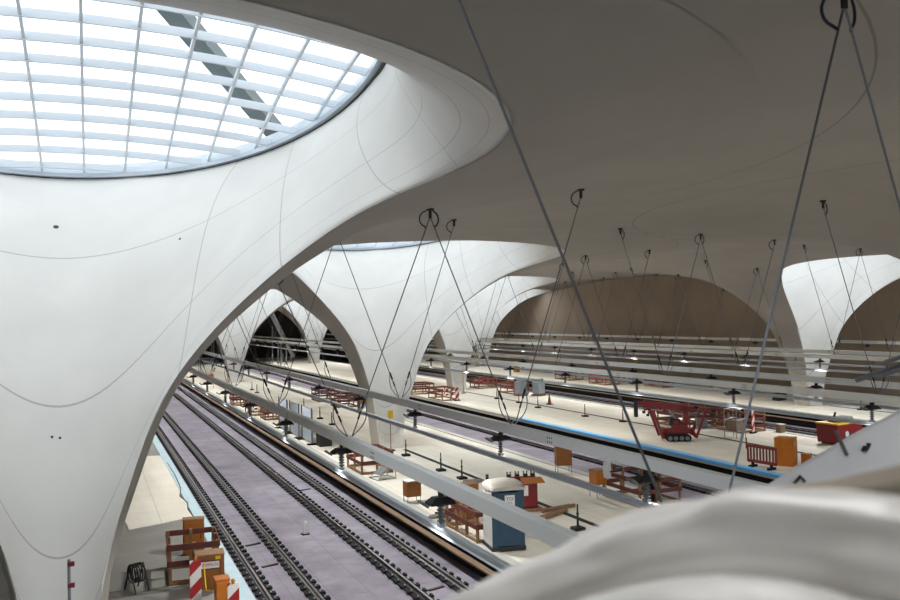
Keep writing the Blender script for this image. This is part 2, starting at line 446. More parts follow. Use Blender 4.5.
    # loop vertices seen from the inside lie on v = 1
    for k in range(N):
        for j in range(mrow-1):
            st = starts[nouter + k*(mrow-1)+j]
            k2 = k+1
            ua = (k/n) if k < n else -((N-k)/n); ub = (k2/n) if k2 < n else -((N-k2)/n)
            if k == n-1: ub = 1.0 - 1e-4
            va, vb = j/(mrow-1), (j+1)/(mrow-1)
            uva[st:st+4] = ((ua,va),(ub,va),(ub,vb),(ua,vb))
    uvl.data.foreach_set('uv', uva.astype(np.float32).ravel())
    me.polygons.foreach_set('use_smooth', [True]*len(me.polygons))
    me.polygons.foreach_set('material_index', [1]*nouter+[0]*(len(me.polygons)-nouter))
    me.update()
    return me
shell_me = chalice_mesh()
def foot_mesh():        # the part of the stem cast into the platform
    b = MB(); b.mats = [M['shell']]
    pts = [(.865*math.sin(t), .865*1.45*math.cos(t)) for t in np.linspace(R(52), R(308), 40)]
    vs = [(x, y, .02) for x, y in pts]+[(x, y, -.3) for x, y in pts]; k = len(pts)
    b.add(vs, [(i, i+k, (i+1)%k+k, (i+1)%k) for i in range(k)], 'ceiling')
    return b
# skylight parts in chalice coordinates (x across, y to the front)
def rim_ring(b, r0, r1, dz0, dz1, mt, n=120):     # r0, r1: offsets from the egg outline
    vs, fs = [], []
    for j in range(n):
        a = 2*math.pi*j/n
        for r, dz in ((r0,dz0),(r1,dz0),(r1,dz1),(r0,dz1)):
            x, y = egg(a, r); vs.append((float(x), float(y), float(eye_z(y))+dz))
    for j in range(n):
        k = (j+1) % n
        for q in range(4): fs.append((j*4+q, j*4+(q+1)%4, k*4+(q+1)%4, k*4+q))
    b.add(vs, fs, mt)
def dome(x, y): return float(0.65*(1-min(1.0, egg_rho2(x, y))))      # crown of the lattice
def strip_along(b, horizontal, c, w, h, mt, z0, n=24):
    if horizontal:
        cc = (c-EYC)/EYS
        if abs(cc) >= .985: return False
        L = EXS*(1-.03*cc)*math.sqrt(1-cc*cc)-.04; lo, hi = -L, L
    else:
        ys = np.linspace(EYC-EYS, EYC+EYS, 400); ok = ys[egg_rho2(np.full_like(ys, c), ys) < .985]
        if len(ok) < 10: return False
        lo, hi = float(ok[0]), float(ok[-1])
    vs, fs = [], []
    for i in range(n+1):
        t = lo+(hi-lo)*i/n
        for sx, sz in ((-1,0),(1,0),(1,1),(-1,1)):
            x, y = (t, c+sx*w/2) if horizontal else (c+sx*w/2, t)
            vs.append((x, y, eye_z(y)+dome(x, y)+z0+sz*h))
    for i in range(n):
        for q in range(4): fs.append((i*4+q, i*4+(q+1)%4, (i+1)*4+(q+1)%4, (i+1)*4+q))
    fs += [(3,2,1,0), tuple(range(n*4, n*4+4))]
    b.add(vs, fs, mt); return True
def make_skylight():
    root = empty('skylight', (0,0,0))
    b = MB(); rim_ring(b, -.20, .06, -.02, .10, 'alu'); rim_ring(b, -.06, .10, .10, .34, 'blade'); b.build('rim_frame', root)
    b = MB(); rim_ring(b, -.05, .12, -.16, -.02, 'rim'); b.build('rim_seal', root)
    for c in np.arange(-7.5, 12.8, 1.12):
        b = MB()
        if strip_along(b, True, float(c), .05, .20, 'blade', .08): b.build('cross_blade', root)
    for c in np.arange(-6.6, 6.7, 1.2):
        b = MB()
        if strip_along(b, False, float(c), .07, .10, 'blade', .12): b.build('rib', root)
    vs, fs = [], []; nr_, na = 8, 48
    vs.append((0,EYC,eye_z(EYC)+.65+.32))
    for i in range(1, nr_+1):
        for j in range(na):
            a = 2*math.pi*j/na; x, y = (float(q) for q in egg(a, 0, i/nr_))
            vs.append((x, y, eye_z(y)+dome(x, y)+.32))
    for j in range(na): fs.append((0, 1+j, 1+(j+1)%na))
    for i in range(nr_-1):
        for j in range(na): fs.append((1+i*na+j, 1+(i+1)*na+j, 1+(i+1)*na+(j+1)%na, 1+i*na+(j+1)%na))
    b = MB(); b.add(vs, fs, 'glass'); b.build('glass_pane', root, smooth=True)
    b = MB(); rim_ring(b, -.02, .02, .32, .44, 'blade'); b.build('upper_frame', root)
    return root
sky0 = make_skylight()
where = {'A1': 'standing nearest, filling the left', 'A2': 'standing hidden behind the nearest one on the same platform', 'A3': 'standing last on the left platform',
         'B1': 'standing past the blue toilet on the second platform', 'B2': 'standing small and far on the second platform', 'C1': 'standing out of view at the right on the third platform',
         'C2': 'on the third platform behind a red barrier enclosure', 'C3': 'standing tiny and farthest on the third platform', 'D1': 'standing at the right in front of the brown wall', 'D2': 'on the fourth platform, the farthest one seen right of the middle', 'B0':'', 'D0':''}
skw = {'A1':'filling the left, its panes wide in view','A2':'hidden behind the nearest one','A3':'last on the left platform','B1':'past the blue toilet, a thin crescent in view','B2':'small and far on the second platform','C1':'out of view at the right','C2':'behind a red barrier enclosure on the third platform','C3':'tiny and farthest on the third platform','D1':'at the right before the brown wall','D2':'farthest on the fourth platform','B0':'behind the viewer on the second platform','D0':'behind the viewer on the fourth platform'}
first = True
for k, (u, s) in COLS.items():
    o = empty('chalice_column', (u, s, 0), math.pi)      # local +y looks towards the camera end of the hall
    if where[k]: tag(o, ('white flared chalice column '+where[k]), 'column', 'white chalice columns carrying the roof')
    else: tag(o, 'white flared concrete chalice column standing behind the viewer', 'column', 'white chalice columns carrying the roof')
    sh = bpy.data.objects.new('shell', shell_me); C.objects.link(sh); sh.parent = o
    if first: ft = foot_mesh().build('foot', o); first = False
    else: f2 = ft.copy(); C.objects.link(f2); f2.parent = o
    sk = sky0 if k == 'A1' else copy_tree(sky0)
    sk.location = (u, s, 0); sk.rotation_euler = (0,0,math.pi)
    tag(sk, 'round lattice skylight over the chalice '+skw[k], 'skylight', 'round skylights over the columns')
    if k in ('B0','D0'): o['label'] = 'white flared concrete chalice column standing behind the viewer on the '+('second' if k=='B0' else 'fourth')+' platform'
    # daylight portal: helps the sky through the opening, gives no light of its own
    ld = bpy.data.lights.new('daylight_portal', 'AREA'); ld.shape = 'ELLIPSE'; ld.size = 2*EXS+.6; ld.size_y = 2*EYS+.4
    ld.cycles.is_portal = True
    lo = bpy.data.objects.new('daylight_portal', ld); C.objects.link(lo)
    nrm = Vector((0, TILT, -1)).normalized()     # world: front is -y, plane rises to the front, light goes down and back
    lo.location = (u, s-EYC, eye_z(0)+3.0)
# diagonal girder over the nearest skylight
b = MB()
pa, pb = at_d(140,-30,18.0), at_d(287,146,27.5)
pa = pa+ray(140,-30)*2.2; pb = pb+ray(287,146)*1.0
b.bar(pa, pb, .55, .35, 'outer_arch')
g = b.build('maintenance_girder'); tag(g, 'grey-green girder lying diagonally over the big skylight at top left', 'girder')

# ceiling with openings for the chalice heads
U_0, U_1, S_0, S_1 = -16.0, 62.5, -10.0, 178.0
def ceiling_mesh():
    st = .7; us = np.arange(U_0, U_1+st, st); ss = np.arange(S_0, S_1+st, st)
    UG, SG = np.meshgrid(us, ss, indexing='ij'); Z = zfield(UG, SG)+.012
    rmin = np.full_like(UG, 1e9)
    for cu, cs in COLS.values(): rmin = np.minimum(rmin, np.hypot(UG-cu, SG-cs))
    nu, ns = UG.shape; vid = -np.ones((nu, ns), int); V = []; F = []
    for i in range(nu-1):
        for j in range(ns-1):
            q = [(i,j),(i,j+1),(i+1,j+1),(i+1,j)]
            if all(rmin[a] < 15.3 for a in q): continue
            f = []
            for a in q:
                if vid[a] < 0: vid[a] = len(V); V.append((UG[a], SG[a], Z[a]))
                f.append(int(vid[a]))
            F.append(tuple(f))
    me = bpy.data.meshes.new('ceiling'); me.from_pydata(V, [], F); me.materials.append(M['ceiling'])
    uvl = me.uv_layers.new(name='shell'); lv = np.zeros(len(me.loops), int); me.loops.foreach_get('vertex_index', lv)
    VA = np.array(V); rr = np.full(len(V), 1e9)
    for cu, cs in COLS.values(): rr = np.minimum(rr, np.hypot(VA[:,0]-cu, VA[:,1]-cs))
    uva = np.stack([np.full(len(lv), .1), rr[lv]], 1); uvl.data.foreach_set('uv', uva.astype(np.float32).ravel())
    me.polygons.foreach_set('use_smooth', [True]*len(F))
    o = bpy.data.objects.new('ceiling', me); C.objects.link(o); return struct(o)
ceiling_mesh()

# ------------------------------------------------------------------ floor, pits, walls
PLAT = [(-14.5, 4.15), (11.8, 22.0), (29.2, 40.0), (48.4, 58.6)]
PITZ = -1.05
TRACKS = [5.8, 10.2, 23.7, 28.0, 41.7, 46.2, 60.4]
names = ['left','second','third','fourth']
for (a, b_), nm, i in zip(PLAT, names, range(4)):
    b = MB(); b.box(((a+b_)/2, (S_0+S_1)/2, -.10), (b_-a, S_1-S_0, .20), 'boards' if i else 'slab_grey')
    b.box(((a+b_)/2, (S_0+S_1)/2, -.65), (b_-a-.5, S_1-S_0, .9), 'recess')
    o = b.build('floor_platform_'+nm); struct(o)
    # edge stone and timber ledge in the pit wall
    for e, sg in ((a, -1), (b_, 1)):
        if i == 0 and sg == -1: continue
        q = MB(); q.bbox((e-sg*.20, (S_0+S_1)/2, .012), (.42, S_1-S_0, .05), 'lip' if not (i == 0) else 'pale_film', .01)
        struct(q.build('trim_%d' % (2*i+(sg+1)//2+1)))
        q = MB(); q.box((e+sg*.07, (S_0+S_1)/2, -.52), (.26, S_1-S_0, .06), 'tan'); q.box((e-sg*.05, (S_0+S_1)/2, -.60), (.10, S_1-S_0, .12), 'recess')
        struct(q.build('trim_%d' % (20+2*i+(sg+1)//2)))
b = MB(); b.box(((U_0+U_1)/2, (S_0+S_1)/2, PITZ-.1), (U_1-U_0, S_1-S_0, .2), 'slab'); struct(b.build('floor_track_bed'))
b = MB(); b.box((U_1-.15, (S_0+S_1)/2, 5.8), (.3, S_1-S_0, 14), 'wall'); struct(b.build('wall_right'))
b = MB(); b.box((U_0+.15, (S_0+S_1)/2, 5.8), (.3, S_1-S_0, 14), 'wall'); struct(b.build('wall_left'))
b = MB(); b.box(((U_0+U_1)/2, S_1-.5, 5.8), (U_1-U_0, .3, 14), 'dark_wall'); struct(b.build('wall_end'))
b = MB(); b.box(((U_0+U_1)/2, S_0+.15, .5), (U_1-U_0, .3, 3), 'wall'); struct(b.build('wall_behind'))
# end behind the viewer left open, an added opening for fill daylight
ld = bpy.data.lights.new('daylight_portal', 'AREA'); ld.shape = 'RECTANGLE'; ld.size = U_1-U_0; ld.size_y = 10.5; ld.cycles.is_portal = True
lo = bpy.data.objects.new('daylight_portal', ld); C.objects.link(lo); lo.location = ((U_0+U_1)/2, S_0, 7.2); lo.rotation_euler = (R(90),0,0)

# ------------------------------------------------------------------ world and view
w = bpy.data.worlds.new('overcast_sky'); bpy.context.scene.world = w; w.use_nodes = True
bg = w.node_tree.nodes['Background']; bg.inputs[0].default_value = (.93,.97,1.0,1); bg.inputs[1].default_value = 1.5
wn = w.node_tree; tcw = wn.nodes.new('ShaderNodeTexCoord'); sp = wn.nodes.new('ShaderNodeSeparateXYZ'); wn.links.new(tcw.outputs['Generated'], sp.inputs[0])
rw = wn.nodes.new('ShaderNodeValToRGB'); rw.color_ramp.elements[0].position = .495; rw.color_ramp.elements[1].position = .51
rw.color_ramp.elements[0].color = (.16,.15,.14,1); rw.color_ramp.elements[1].color = (.93,.97,1,1)
mr = math_n(wn, 'ADD', math_n(wn, 'MULTIPLY', sp.outputs[2], .5), .5); wn.links.new(mr, rw.inputs[0]); wn.links.new(rw.outputs[0], bg.inputs[0])
w.cycles.sampling_method = 'MANUAL' if False else 'AUTOMATIC'
sc = bpy.context.scene
sc.view_settings.view_transform = 'Standard'; sc.view_settings.look = 'None'; sc.view_settings.gamma = 1; sc.view_settings.use_curve_mapping = False
sc.view_settings.exposure = 0.5
sc.cycles.max_bounces = 14; sc.cycles.diffuse_bounces = 10; sc.cycles.transparent_max_bounces = 12; sc.cycles.glossy_bounces = 4
sc.cycles.use_denoising = True
sc.cycles.sample_clamp_indirect = 8


# fill light added above the parapet to brighten its sheeting
ld = bpy.data.lights.new('parapet_fill_light', 'AREA'); ld.shape = 'RECTANGLE'; ld.size = 1.6; ld.size_y = .5; ld.energy = 36; ld.spread = R(110)
lo = bpy.data.objects.new('parapet_fill_light', ld); C.objects.link(lo); lo.location = (1.5, 2.9, 10.9)
lo.rotation_euler = (Vector((1.8,1.7,7.2))-Vector(lo.location)).to_track_quat('-Z','Y').to_euler()

# small dark sockets in the big shell
from mathutils.bvhtree import BVHTree
a1 = next(o for o in bpy.data.objects if o.name.startswith('chalice_column') and abs(o.location.x+.65) < .01 and abs(o.location.y-22) < .01)
mw = Matrix.Translation(a1.location) @ Matrix.Rotation(math.pi, 4, 'Z')
bvh = BVHTree.FromPolygons([mw @ v.co for v in shell_me.vertices], [list(q.vertices) for q in shell_me.polygons])
for px, py, rr in ((56,227,.075),(180,239,.035),(52,437,.03),(60,438,.03)):
    hit = bvh.ray_cast(CAM, ray(px, py).normalized())
    if hit[0] is None: continue
    n = hit[1] if hit[1].dot(F_) < 0 else -hit[1]
    b = MB(); b.tube([hit[0]-n*.02, hit[0]+n*.012], rr, 'black', 14); so = b.build('anchor_socket'); so.data.transform(mw.inverted()); so.parent = a1
# ------------------------------------------------------------------ rails
track_words = ['on the first track from the left','on the second track from the left','on the third track from the left','on the fourth track from the left','on the fifth track from the left','on the sixth track from the left','on the track along the brown wall']
Y0, Y1 = 4.0, 172.0
def make_rail():
    root = empty('rail', (0,0,0))
    z = PITZ
    b = MB(); b.sweep([(-.26,z),(.26,z),(.26,z+.05),(-.26,z+.05)], Y0, Y1, 'rubber'); b.build('rubber_bed', root)
    b = MB(); b.sweep([(-.075,z+.05),(.075,z+.05),(.075,z+.066),(.012,z+.085),(.012,z+.145),(.036,z+.155),(.036,z+.19),(-.036,z+.19),(-.036,z+.155),(-.012,z+.145),(-.012,z+.085),(-.075,z+.066)], Y0, Y1, 'rail')
    b.build('steel_rail', root)
    b = MB()
    y = 20.0
    while y < 110:
        for sx in (-1, 1):
            b.box((sx*.24, y, z+.065), (.16, .24, .07), 'rubber'); b.box((sx*.17, y, z+.11), (.045, .05, .04), 'alu')
        y += .62
    o = b.build('fastener_clips', root); o['kind'] = 'stuff'
    return root
rail0 = make_rail(); firstr = True
for i, t in enumerate(TRACKS):
    for sx, wd in ((-.72,'left'),(.72,'right')):
        r = rail0 if firstr else copy_tree(rail0); firstr = False
        r.location = (t+sx, 0, 0); tag(r, wd+' steel rail with black clips '+track_words[i], 'rail', 'rails in the track beds')

# ------------------------------------------------------------------ overhead conductor beams on insulators
BZ = 4.6
def make_insulator(parent, y):
    b = MB()
    b.box((0, y, BZ-.10), (.05, .12, .10), 'black'); b.box((.07, y, BZ-.09), (.02, .10, .14), 'steel')
    vs = []
    for z, w_, d_ in ((BZ-.27,.24,.17),(BZ-.24,.24,.17),(BZ-.14,.13,.09)):
        for x, yy in ((-w_,-d_),(w_,-d_),(w_,d_),(-w_,d_)): vs.append((x, y+yy, z))
    b.add(vs, [(3,2,1,0),(0,1,5,4),(1,2,6,5),(2,3,7,6),(3,0,4,7),(4,5,9,8),(5,6,10,9),(6,7,11,10),(7,4,8,11),(8,9,10,11)], 'black')
    prof = [(.03,BZ-.63)]
    for k in range(5):
        z = BZ-.60+.066*k; prof += [(.035,z),(.075,z+.02),(.075,z+.035),(.035,z+.055)]
    prof += [(.035,BZ-.26)]
    b.lathe((0,y,0), prof, 'grey', 10)
    b.box((0, y, BZ-.65), (.10, .16, .06), 'steel')
    o = b.build('insulator', parent)
    b = MB(); b.bbox((-.33,y,BZ-.24), (.16,.24,.05), 'grey', .01, ry=R(35)); f = b.build('fill_floodlight', o)  # box seen at one hood, added to all to house the fill spots
    return o
def make_overhead():
    root = empty('overhead_beam', (0,0,0))
    b = MB(); b.bbox((0,(Y0+Y1)/2,BZ+.10), (.19, Y1-Y0, .25), 'white_metal', .012)
    y = 9.5
    while y < 100:
        for dz in (-.06,.04):
            for k in range(3): b.box((-.096, y+k*.10, BZ+.10+dz), (.008,.035,.035), 'black')
        y += 8.8
    b.build('beam', root)
    b = MB(); b.sweep([(-.055,BZ-.68),(.055,BZ-.68),(.055,BZ-.72),(.022,BZ-.75),(.022,BZ-.79),(.045,BZ-.815),(-.045,BZ-.815),(-.022,BZ-.79),(-.022,BZ-.75),(-.055,BZ-.72)], Y0, Y1, 'alu'); b.build('conductor_rail', root)
    ins = None
    for k in range(24):
        y = 8.0+6.65*k
        if ins is None: ins = make_insulator(root, y); y0 = y
        else:
            c = copy_tree(ins, root); c.location = (0, y-y0, 0)
    return root
ov0 = make_overhead()
OVW = ['first','second','third','fourth','fifth','sixth']
for i, t in enumerate(TRACKS[:6]):
    o = ov0 if i == 0 else copy_tree(ov0)
    o.location = (t, 0, 0)
    if i % 2: pass; tag(o, 'pale steel overhead beam with insulators above the %s track from the left' % OVW[i], 'overhead beam', 'overhead beams above the tracks')
o = copy_tree(ov0); o.location = (TRACKS[6], 0, 0); tag(o, 'pale steel overhead beam with insulators close to the brown wall', 'overhead beam', 'overhead beams above the tracks')

# fill spots added under the insulator hoods to brighten the hall, aimed at the platforms
for i, t in enumerate(TRACKS[:6]):
    sd = -1 if i % 2 == 0 else 1
    for k in range(22):
        ld = bpy.data.lights.new('fill_floodlight', 'SPOT'); ld.energy = (170 if (i in (2,3) and 1 <= k <= 4) else 600); ld.spot_size = R(130); ld.spot_blend = .7; ld.shadow_soft_size = .15; ld.color = (1,.985,.95); ld.specular_factor = 0.0
        lo = bpy.data.objects.new('fill_floodlight', ld); C.objects.link(lo); lo.location = (t+sd*.40, 14.65+6.65*k, BZ-.34); lo.rotation_euler = (0, R(-16*sd), 0)

# ------------------------------------------------------------------ cable hangers
def in_opening(u, s):
    for cu, cs in COLS.values():
        r = math.hypot(u-cu, s-cs)
        if r < 14.2:
            th = math.atan2(abs(u-cu), -(s-cs))
            if th < float(thL(max(r, .87)))+.06: return True
    return False
SETS = [((0,1), 'first and second', [7.4,20.5,29.4,38.6,47.4,56.2,65.0,73.8,82.6,91.4,100.2,109,117.8]),
        ((2,3), 'third and fourth', [9.8,21.0,32.4,42.4,52.4,62.4,72.4,82.4,92.4,102.4,112.4,122.4]),
        ((4,5), 'fifth and sixth', [18.0,29.0,40.0,49.0,58.0,67.0,76.0,85.0,94.0,103.0,112.0,121.0])]
def hanger(top, bottoms, label):
    root = empty('cable_hanger', top)
    T = Vector(top)
    b = MB(); b.lathe((0,0,-.05), [(.10,0),(.10,.05)], 'black', 12); b.box((0,0,-.14), (.07,.04,.22), 'black'); b.build('anchor_plate', root)
    for p in bottoms:
        P_ = Vector(p)-T; d = P_.normalized(); L = P_.length
        b = MB(); b.tube([Vector((0,0,-.2)), P_], .0145, 'cable', 6); b.build('cable', root)
        b = MB(); q = P_-d*.95; b.tube([q, q+d*.26], .032, 'black', 8); b.tube([q+d*.34, q+d*.52], .024, 'black', 8)
        b.build('turnbuckle', root)
        # loop of safety cable at the ceiling and slack one at the bottom
        sg = 1 if P_.x > 0 else -1
        side = Vector((sg*1.0, .35, 0)).normalized()
        pts = [Vector((0,0,-.06))+side*.10]
        for k in range(1, 9):
            a = math.pi*k/9; pts.append(Vector((0,0,-.06)) + side*(.08+.19*math.sin(a)) + Vector((0,0,-1))*(.20*(1-math.cos(a))))
        pts.append(Vector((0,0,-.2))+d*.32)
        b = MB(); b.tube(pts, .019, 'blue_hose', 6); b.build('sleeve_loop', root)
        pts = []
        for k in range(9):
            f = k/8; pts.append(q*(1-f)+P_*f + side*(-.16*math.sin(math.pi*f)) + Vector((0,0,-.06*math.sin(math.pi*f))))
        b = MB(); b.tube(pts, .014, 'cable', 6); b.build('safety_cable', root)
    return tag(root, label, 'hanger', 'cable hangers holding the overhead beams')
for (i, j), words, ss in SETS:
    ua, ub = TRACKS[i], TRACKS[j]; half = (ub-ua)/2
    for k, s in enumerate(ss):
        za = BZ+.24
        for kind, u, bots in (('middle', (ua+ub)/2, [(ua+.06,s,za),(ub-.06,s,za)]), ('left', ua-(half if k or i else 2.75), [(ua-.06,s,za)]), ('right', ub+half, [(ub+.06,s,za)])):
            uu = u
            if in_opening(uu, s):
                if kind == 'middle': pass
                else: continue
            z = float(zfield(uu, s))
            if z < za+1.0 or (in_opening(uu, s)): continue
            lab = ('forked hanger between' if kind == 'middle' else 'single hanger %s of' % kind)+' %s overhead beams, %s row away' % (words, ordw(k))
            sp = s
            if i == 0 and k == 1 and kind == 'left': uu, sp = 4.75, 24.0; z = float(zfield(uu, sp))
            hanger((uu, sp, z), bots, lab)

# ------------------------------------------------------------------ builders for the things on the platforms
def enclosure(u, s, wu, ls, label, h=1.1, group='barrier enclosures on the platforms', red='barrier', post='wood', rz=0.0, boards=2, z=0.0, striped=False, npost=2):
    root = empty('barrier_enclosure', (u, s, z), rz)
    xs, ys = (-wu/2, wu/2), (-ls/2, ls/2)
    pw = .09
    spots = []
    for k in range(npost+1): spots += [(-wu/2, -ls/2+ls*k/npost), (wu/2, -ls/2+ls*k/npost)]
    spots += [(0, -ls/2), (0, ls/2)]
    for x, y in spots:
        b = MB(); b.bbox((x, y, h/2), (pw, pw, h), post, .01); b.build('post', root)
    zs = [h-.10, h*.52] if boards == 2 else [h-.08, h*.60, h*.28]
    for zz in zs:
        for y in ys:
            b = MB(); b.bbox((0, y+(-.06 if y < 0 else .06), zz), (wu+.14, .035, .17), 'stripe_v' if striped and y < 0 else red, .008); b.build('board', root)
        for x in xs:
            b = MB(); b.bbox((x+(-.06 if x < 0 else .06), 0, zz), (.035, ls+.10, .17), red, .008); b.build('board', root)
    b = MB()
    for y in ys: b.box((0, y, .07), (wu, .05, .13), post)
    for x in xs: b.box((x, 0, .07), (.05, ls, .13), post)
    b.build('toe_board', root)
    return tag(root, label, 'barrier', group)
def cabinet(u, s, w, d, h, label, body='ochre', rz=0.0, legs=.0, sign=None, z=0.0, top='wood', name='cabinet'):
    root = empty(name, (u, s, z), rz)
    b = MB(); b.bbox((0,0,legs+h/2), (w, d, h), body, .02); b.build('body', root)
    b = MB(); b.bbox((0,0,legs+h+.02), (w+.03, d+.03, .045), top, .01); b.build('lid', root)
    b = MB(); b.bbox((0,-d/2-.012,legs+h*.5), (w*.88, .02, h*.88), body, .006); dr = b.build('door', root)
    b = MB(); b.tube([(w*.34,-d/2-.03,legs+h*.45),(w*.34,-d/2-.03,legs+h*.6)], .012, 'black', 6); b.build('handle', dr)
    if legs:
        for x in (-1,1):
            for y in (-1,1):
                b = MB(); b.tube([(x*w*.44,y*d*.44,legs+.02),(x*w*.46,y*d*.46,0)], .018, 'steel', 6); b.build('leg', root)
    else:
        b = MB(); b.box((0,0,.03), (w*.96, d*.96, .06), 'black'); b.build('plinth', root)
    return root
def marker(u, s, label, red=True, h=.75, group='slim marker posts on the platforms'):
    root = empty('marker_post', (u, s, 0))
    b = MB(); b.bbox((0,0,.06), (.42,.42,.11), 'rubber', .03); b.build('foot', root)
    b = MB(); b.lathe((0,0,.11), [(.045,0),(.035,h*.55),(.055,h*.56),(.055,h*.62),(.03,h*.63),(.03,h)], 'barrier_red' if red else 'black', 10); b.build('post', root)
    return tag(root, label, 'post', group)
def text_part(name, body, size, parent, loc, rot, mt, extrude=.002):
    cu = bpy.data.curves.new(name, 'FONT'); cu.body = body; cu.size = size; cu.align_x = 'CENTER'; cu.align_y = 'CENTER'; cu.extrude = extrude
    t = bpy.data.objects.new(name, cu); C.objects.link(t)
    dg = bpy.context.evaluated_depsgraph_get(); me = bpy.data.meshes.new_from_object(t.evaluated_get(dg))
    C.objects.unlink(t); bpy.data.objects.remove(t)
    me.materials.clear(); me.materials.append(M[mt])
    o = bpy.data.objects.new(name, me); C.objects.link(o); o.parent = parent; o.location = loc; o.rotation_euler = rot
    return o

# ------------------------------------------------------------------ left platform, near
ply = MB()
outline = [(1.30,34.75),(3.72,35.75),(3.66,37.2),(3.80,38.6),(3.62,40.2),(3.84,42.0),(3.92,46),(3.86,53),(.2,54),(.9,43)]
k = len(outline)
ply.add([(x,y,.003) for x,y in outline]+[(x,y,.028) for x,y in outline], [tuple(range(k,2*k)), tuple(reversed(range(k)))]+[(i,(i+1)%k,(i+1)%k+k,i+k) for i in range(k)], 'boards')
tag(ply.build('plywood_sheet'), 'cream plywood sheet with wavy edge lying on the grey left platform', 'board')
ed = MB(); ed.tube([(3.72,35.72,.048),(3.66,37.2,.048),(3.80,38.6,.048),(3.62,40.2,.048),(3.84,42.0,.048),(3.92,46,.048),(3.88,50,.048)], .018, 'black', 6)
tag(ed.build('cable'), 'thin black cable lying along the wavy edge of the plywood', 'cable')
g = at_z(195,556); c = cabinet(g.x, g.y+.3, .68, .36, 1.15, '', 'ochre', rz=R(-6)); tag(c, 'tall ochre cabinet behind the red barrier on the left platform', 'cabinet')
enclosure(2.84, 27.75, 1.35, 1.75, 'red-brown barrier enclosure around cabinets on the near left platform', h=1.2, rz=R(-3))
root = cabinet(3.17, 26.35, .80, .62, .95, '', 'ochre', rz=R(-4))
tag(root, 'ochre equipment box with a red-lettered white sign on the left platform', 'cabinet')
b = MB(); b.box((0,-.335,.70), (.56,.012,.24), 'white'); sg = b.build('sign', root)
b = MB()
for (x, z_, w_, h_) in ((0,.81,.56,.025),(0,.59,.56,.025),(-.27,.70,.02,.24),(.27,.70,.02,.24)): b.box((x,-.344,z_), (w_,.008,h_), 'black')
b.build('sign_border', sg)
text_part('sign_letters', 'ZEPPELIN', .112, sg, (0,-.345,.70), (R(90),0,0), 'sign_red', .004)
b = MB(); b.box((.22,-.328,.885), (.14,.012,.09), 'yellow'); b.build('yellow_sticker', root)
def warning_board(u, s, rz, label, h=1.15, w=.30):
    root = empty('warning_board', (u, s, 0), rz)
    b = MB(); b.bbox((0,0,.05), (.55,.30,.09), 'rubber', .03); b.build('foot', root)
    b = MB(); b.bbox((0,0,.08+h/2), (w,.03,h), 'stripe', .01); b.build('panel', root)
    b = MB(); b.lathe((0,0,h+.06), [(.03,0),(.05,.04),(.05,.10),(.02,.13)], 'orange', 10); b.build('lamp', root)
    return tag(root, label, 'sign')
g = at_z(196,606); warning_board(g.x, g.y, R(-8), 'red and white striped warning board in front of the ochre sign box')
g = at_z(233,618); warning_board(g.x+.02, g.y, R(-8), 'smaller red and white warning board beside the orange box', .82, .30)
g = at_z(222,612); c = cabinet(g.x+.02, g.y+.1, .36, .4, .85, '', 'orange', top='orange', name='power_distributor'); tag(c, 'small bright orange power box on the near left platform', 'box')
b = MB(); b.tube([(2.86,25.0,.98),(2.86,24.75,.60),(2.85,24.5,.42),(3.0,24.4,.44),(3.12,24.3,.62),(3.16,24.25,.8)], .02, 'yellow', 6)
tag(b.build('hose'), 'yellow hose looping between warning board and orange box', 'hose')
root = empty('cable_drum_stand', (1.2, 26.9, 0), .4)
for x in (-.2,.2):
    b = MB(); b.tube([(x,-.35,0),(x,0,.75),(x,.35,0)], .025, 'black', 6); b.build('frame', root)
b = MB(); b.tube([(-.2,0,.72),(.2,0,.72)], .025, 'black', 6); b.build('axle', root)
for kk in range(5):
    b = MB(); b.tube([(-.15+kk*.07, .26*math.cos(a), .5+.26*math.sin(a)) for a in np.linspace(0, 2*math.pi, 18)[:-1]], .02, 'black', 6, closed=True); b.build('cable_turn', root)
tag(root, 'black cable drum on a stand left of the red barrier enclosure', 'cable drum')
# sign pole in front of the nearest chalice
g = at_z(70, 664); root = empty('sensor_pole', (-.42, 19.4, 0))
b = MB(); b.tube([(0,0,0),(0,0,2.95)], .03, 'steel', 8); b.build('pole', root)
b = MB(); b.box((0,0,.02), (.3,.3,.04), 'black'); b.build('base', root)
for z_ in (2.42, 2.85):
    b = MB(); b.bbox((.04,0,z_), (.13,.08,.09), 'dark_red', .01); b.build('clamp', root)
tag(root, 'slim steel pole with two red clamps before the nearest chalice', 'pole')

# ------------------------------------------------------------------ second platform
# portable toilet
root = empty('portable_toilet', (12.62, 26.25, 0), R(-9))
b = MB(); b.bbox((0,0,.09), (1.16,1.16,.16), 'black', .03); b.build('skid', root)
b = MB()
b.bbox((-.53,0,1.12), (.06,1.06,1.95), 'white', .015); b.bbox((.53,0,1.12), (.06,1.06,1.95), 'white', .015); b.bbox((0,.53,1.12), (1.1,.06,1.95), 'white', .015)
for y in (-.35,-.1,.15,.4): b.bbox((-.565,y,1.15), (.03,.05,1.6), 'white', .01)
b.bbox((-.46,-.53,1.12), (.18,.07,1.95), 'blue', .015); b.bbox((.46,-.53,1.12), (.18,.07,1.95), 'blue', .015)
b.build('cabin', root)
b = MB(); b.bbox((0,-.55,1.05), (.78,.05,1.74), 'blue', .02)
for z_ in (.5,.95): b.bbox((0,-.58,z_), (.6,.02,.3), 'blue', .01)
dr = b.build('door', root)
b = MB(); b.bbox((.05,-.585,1.66), (.34,.015,.34), 'white', .004); sg = b.build('sign', dr)
text_part('sign_letters', 'TOI', .15, sg, (.05,-.594,1.70), (R(90),0,0), 'black', .003)
text_part('sign_letters', 'TOI', .10, sg, (.05,-.594,1.57), (R(90),0,0), 'blue', .003)
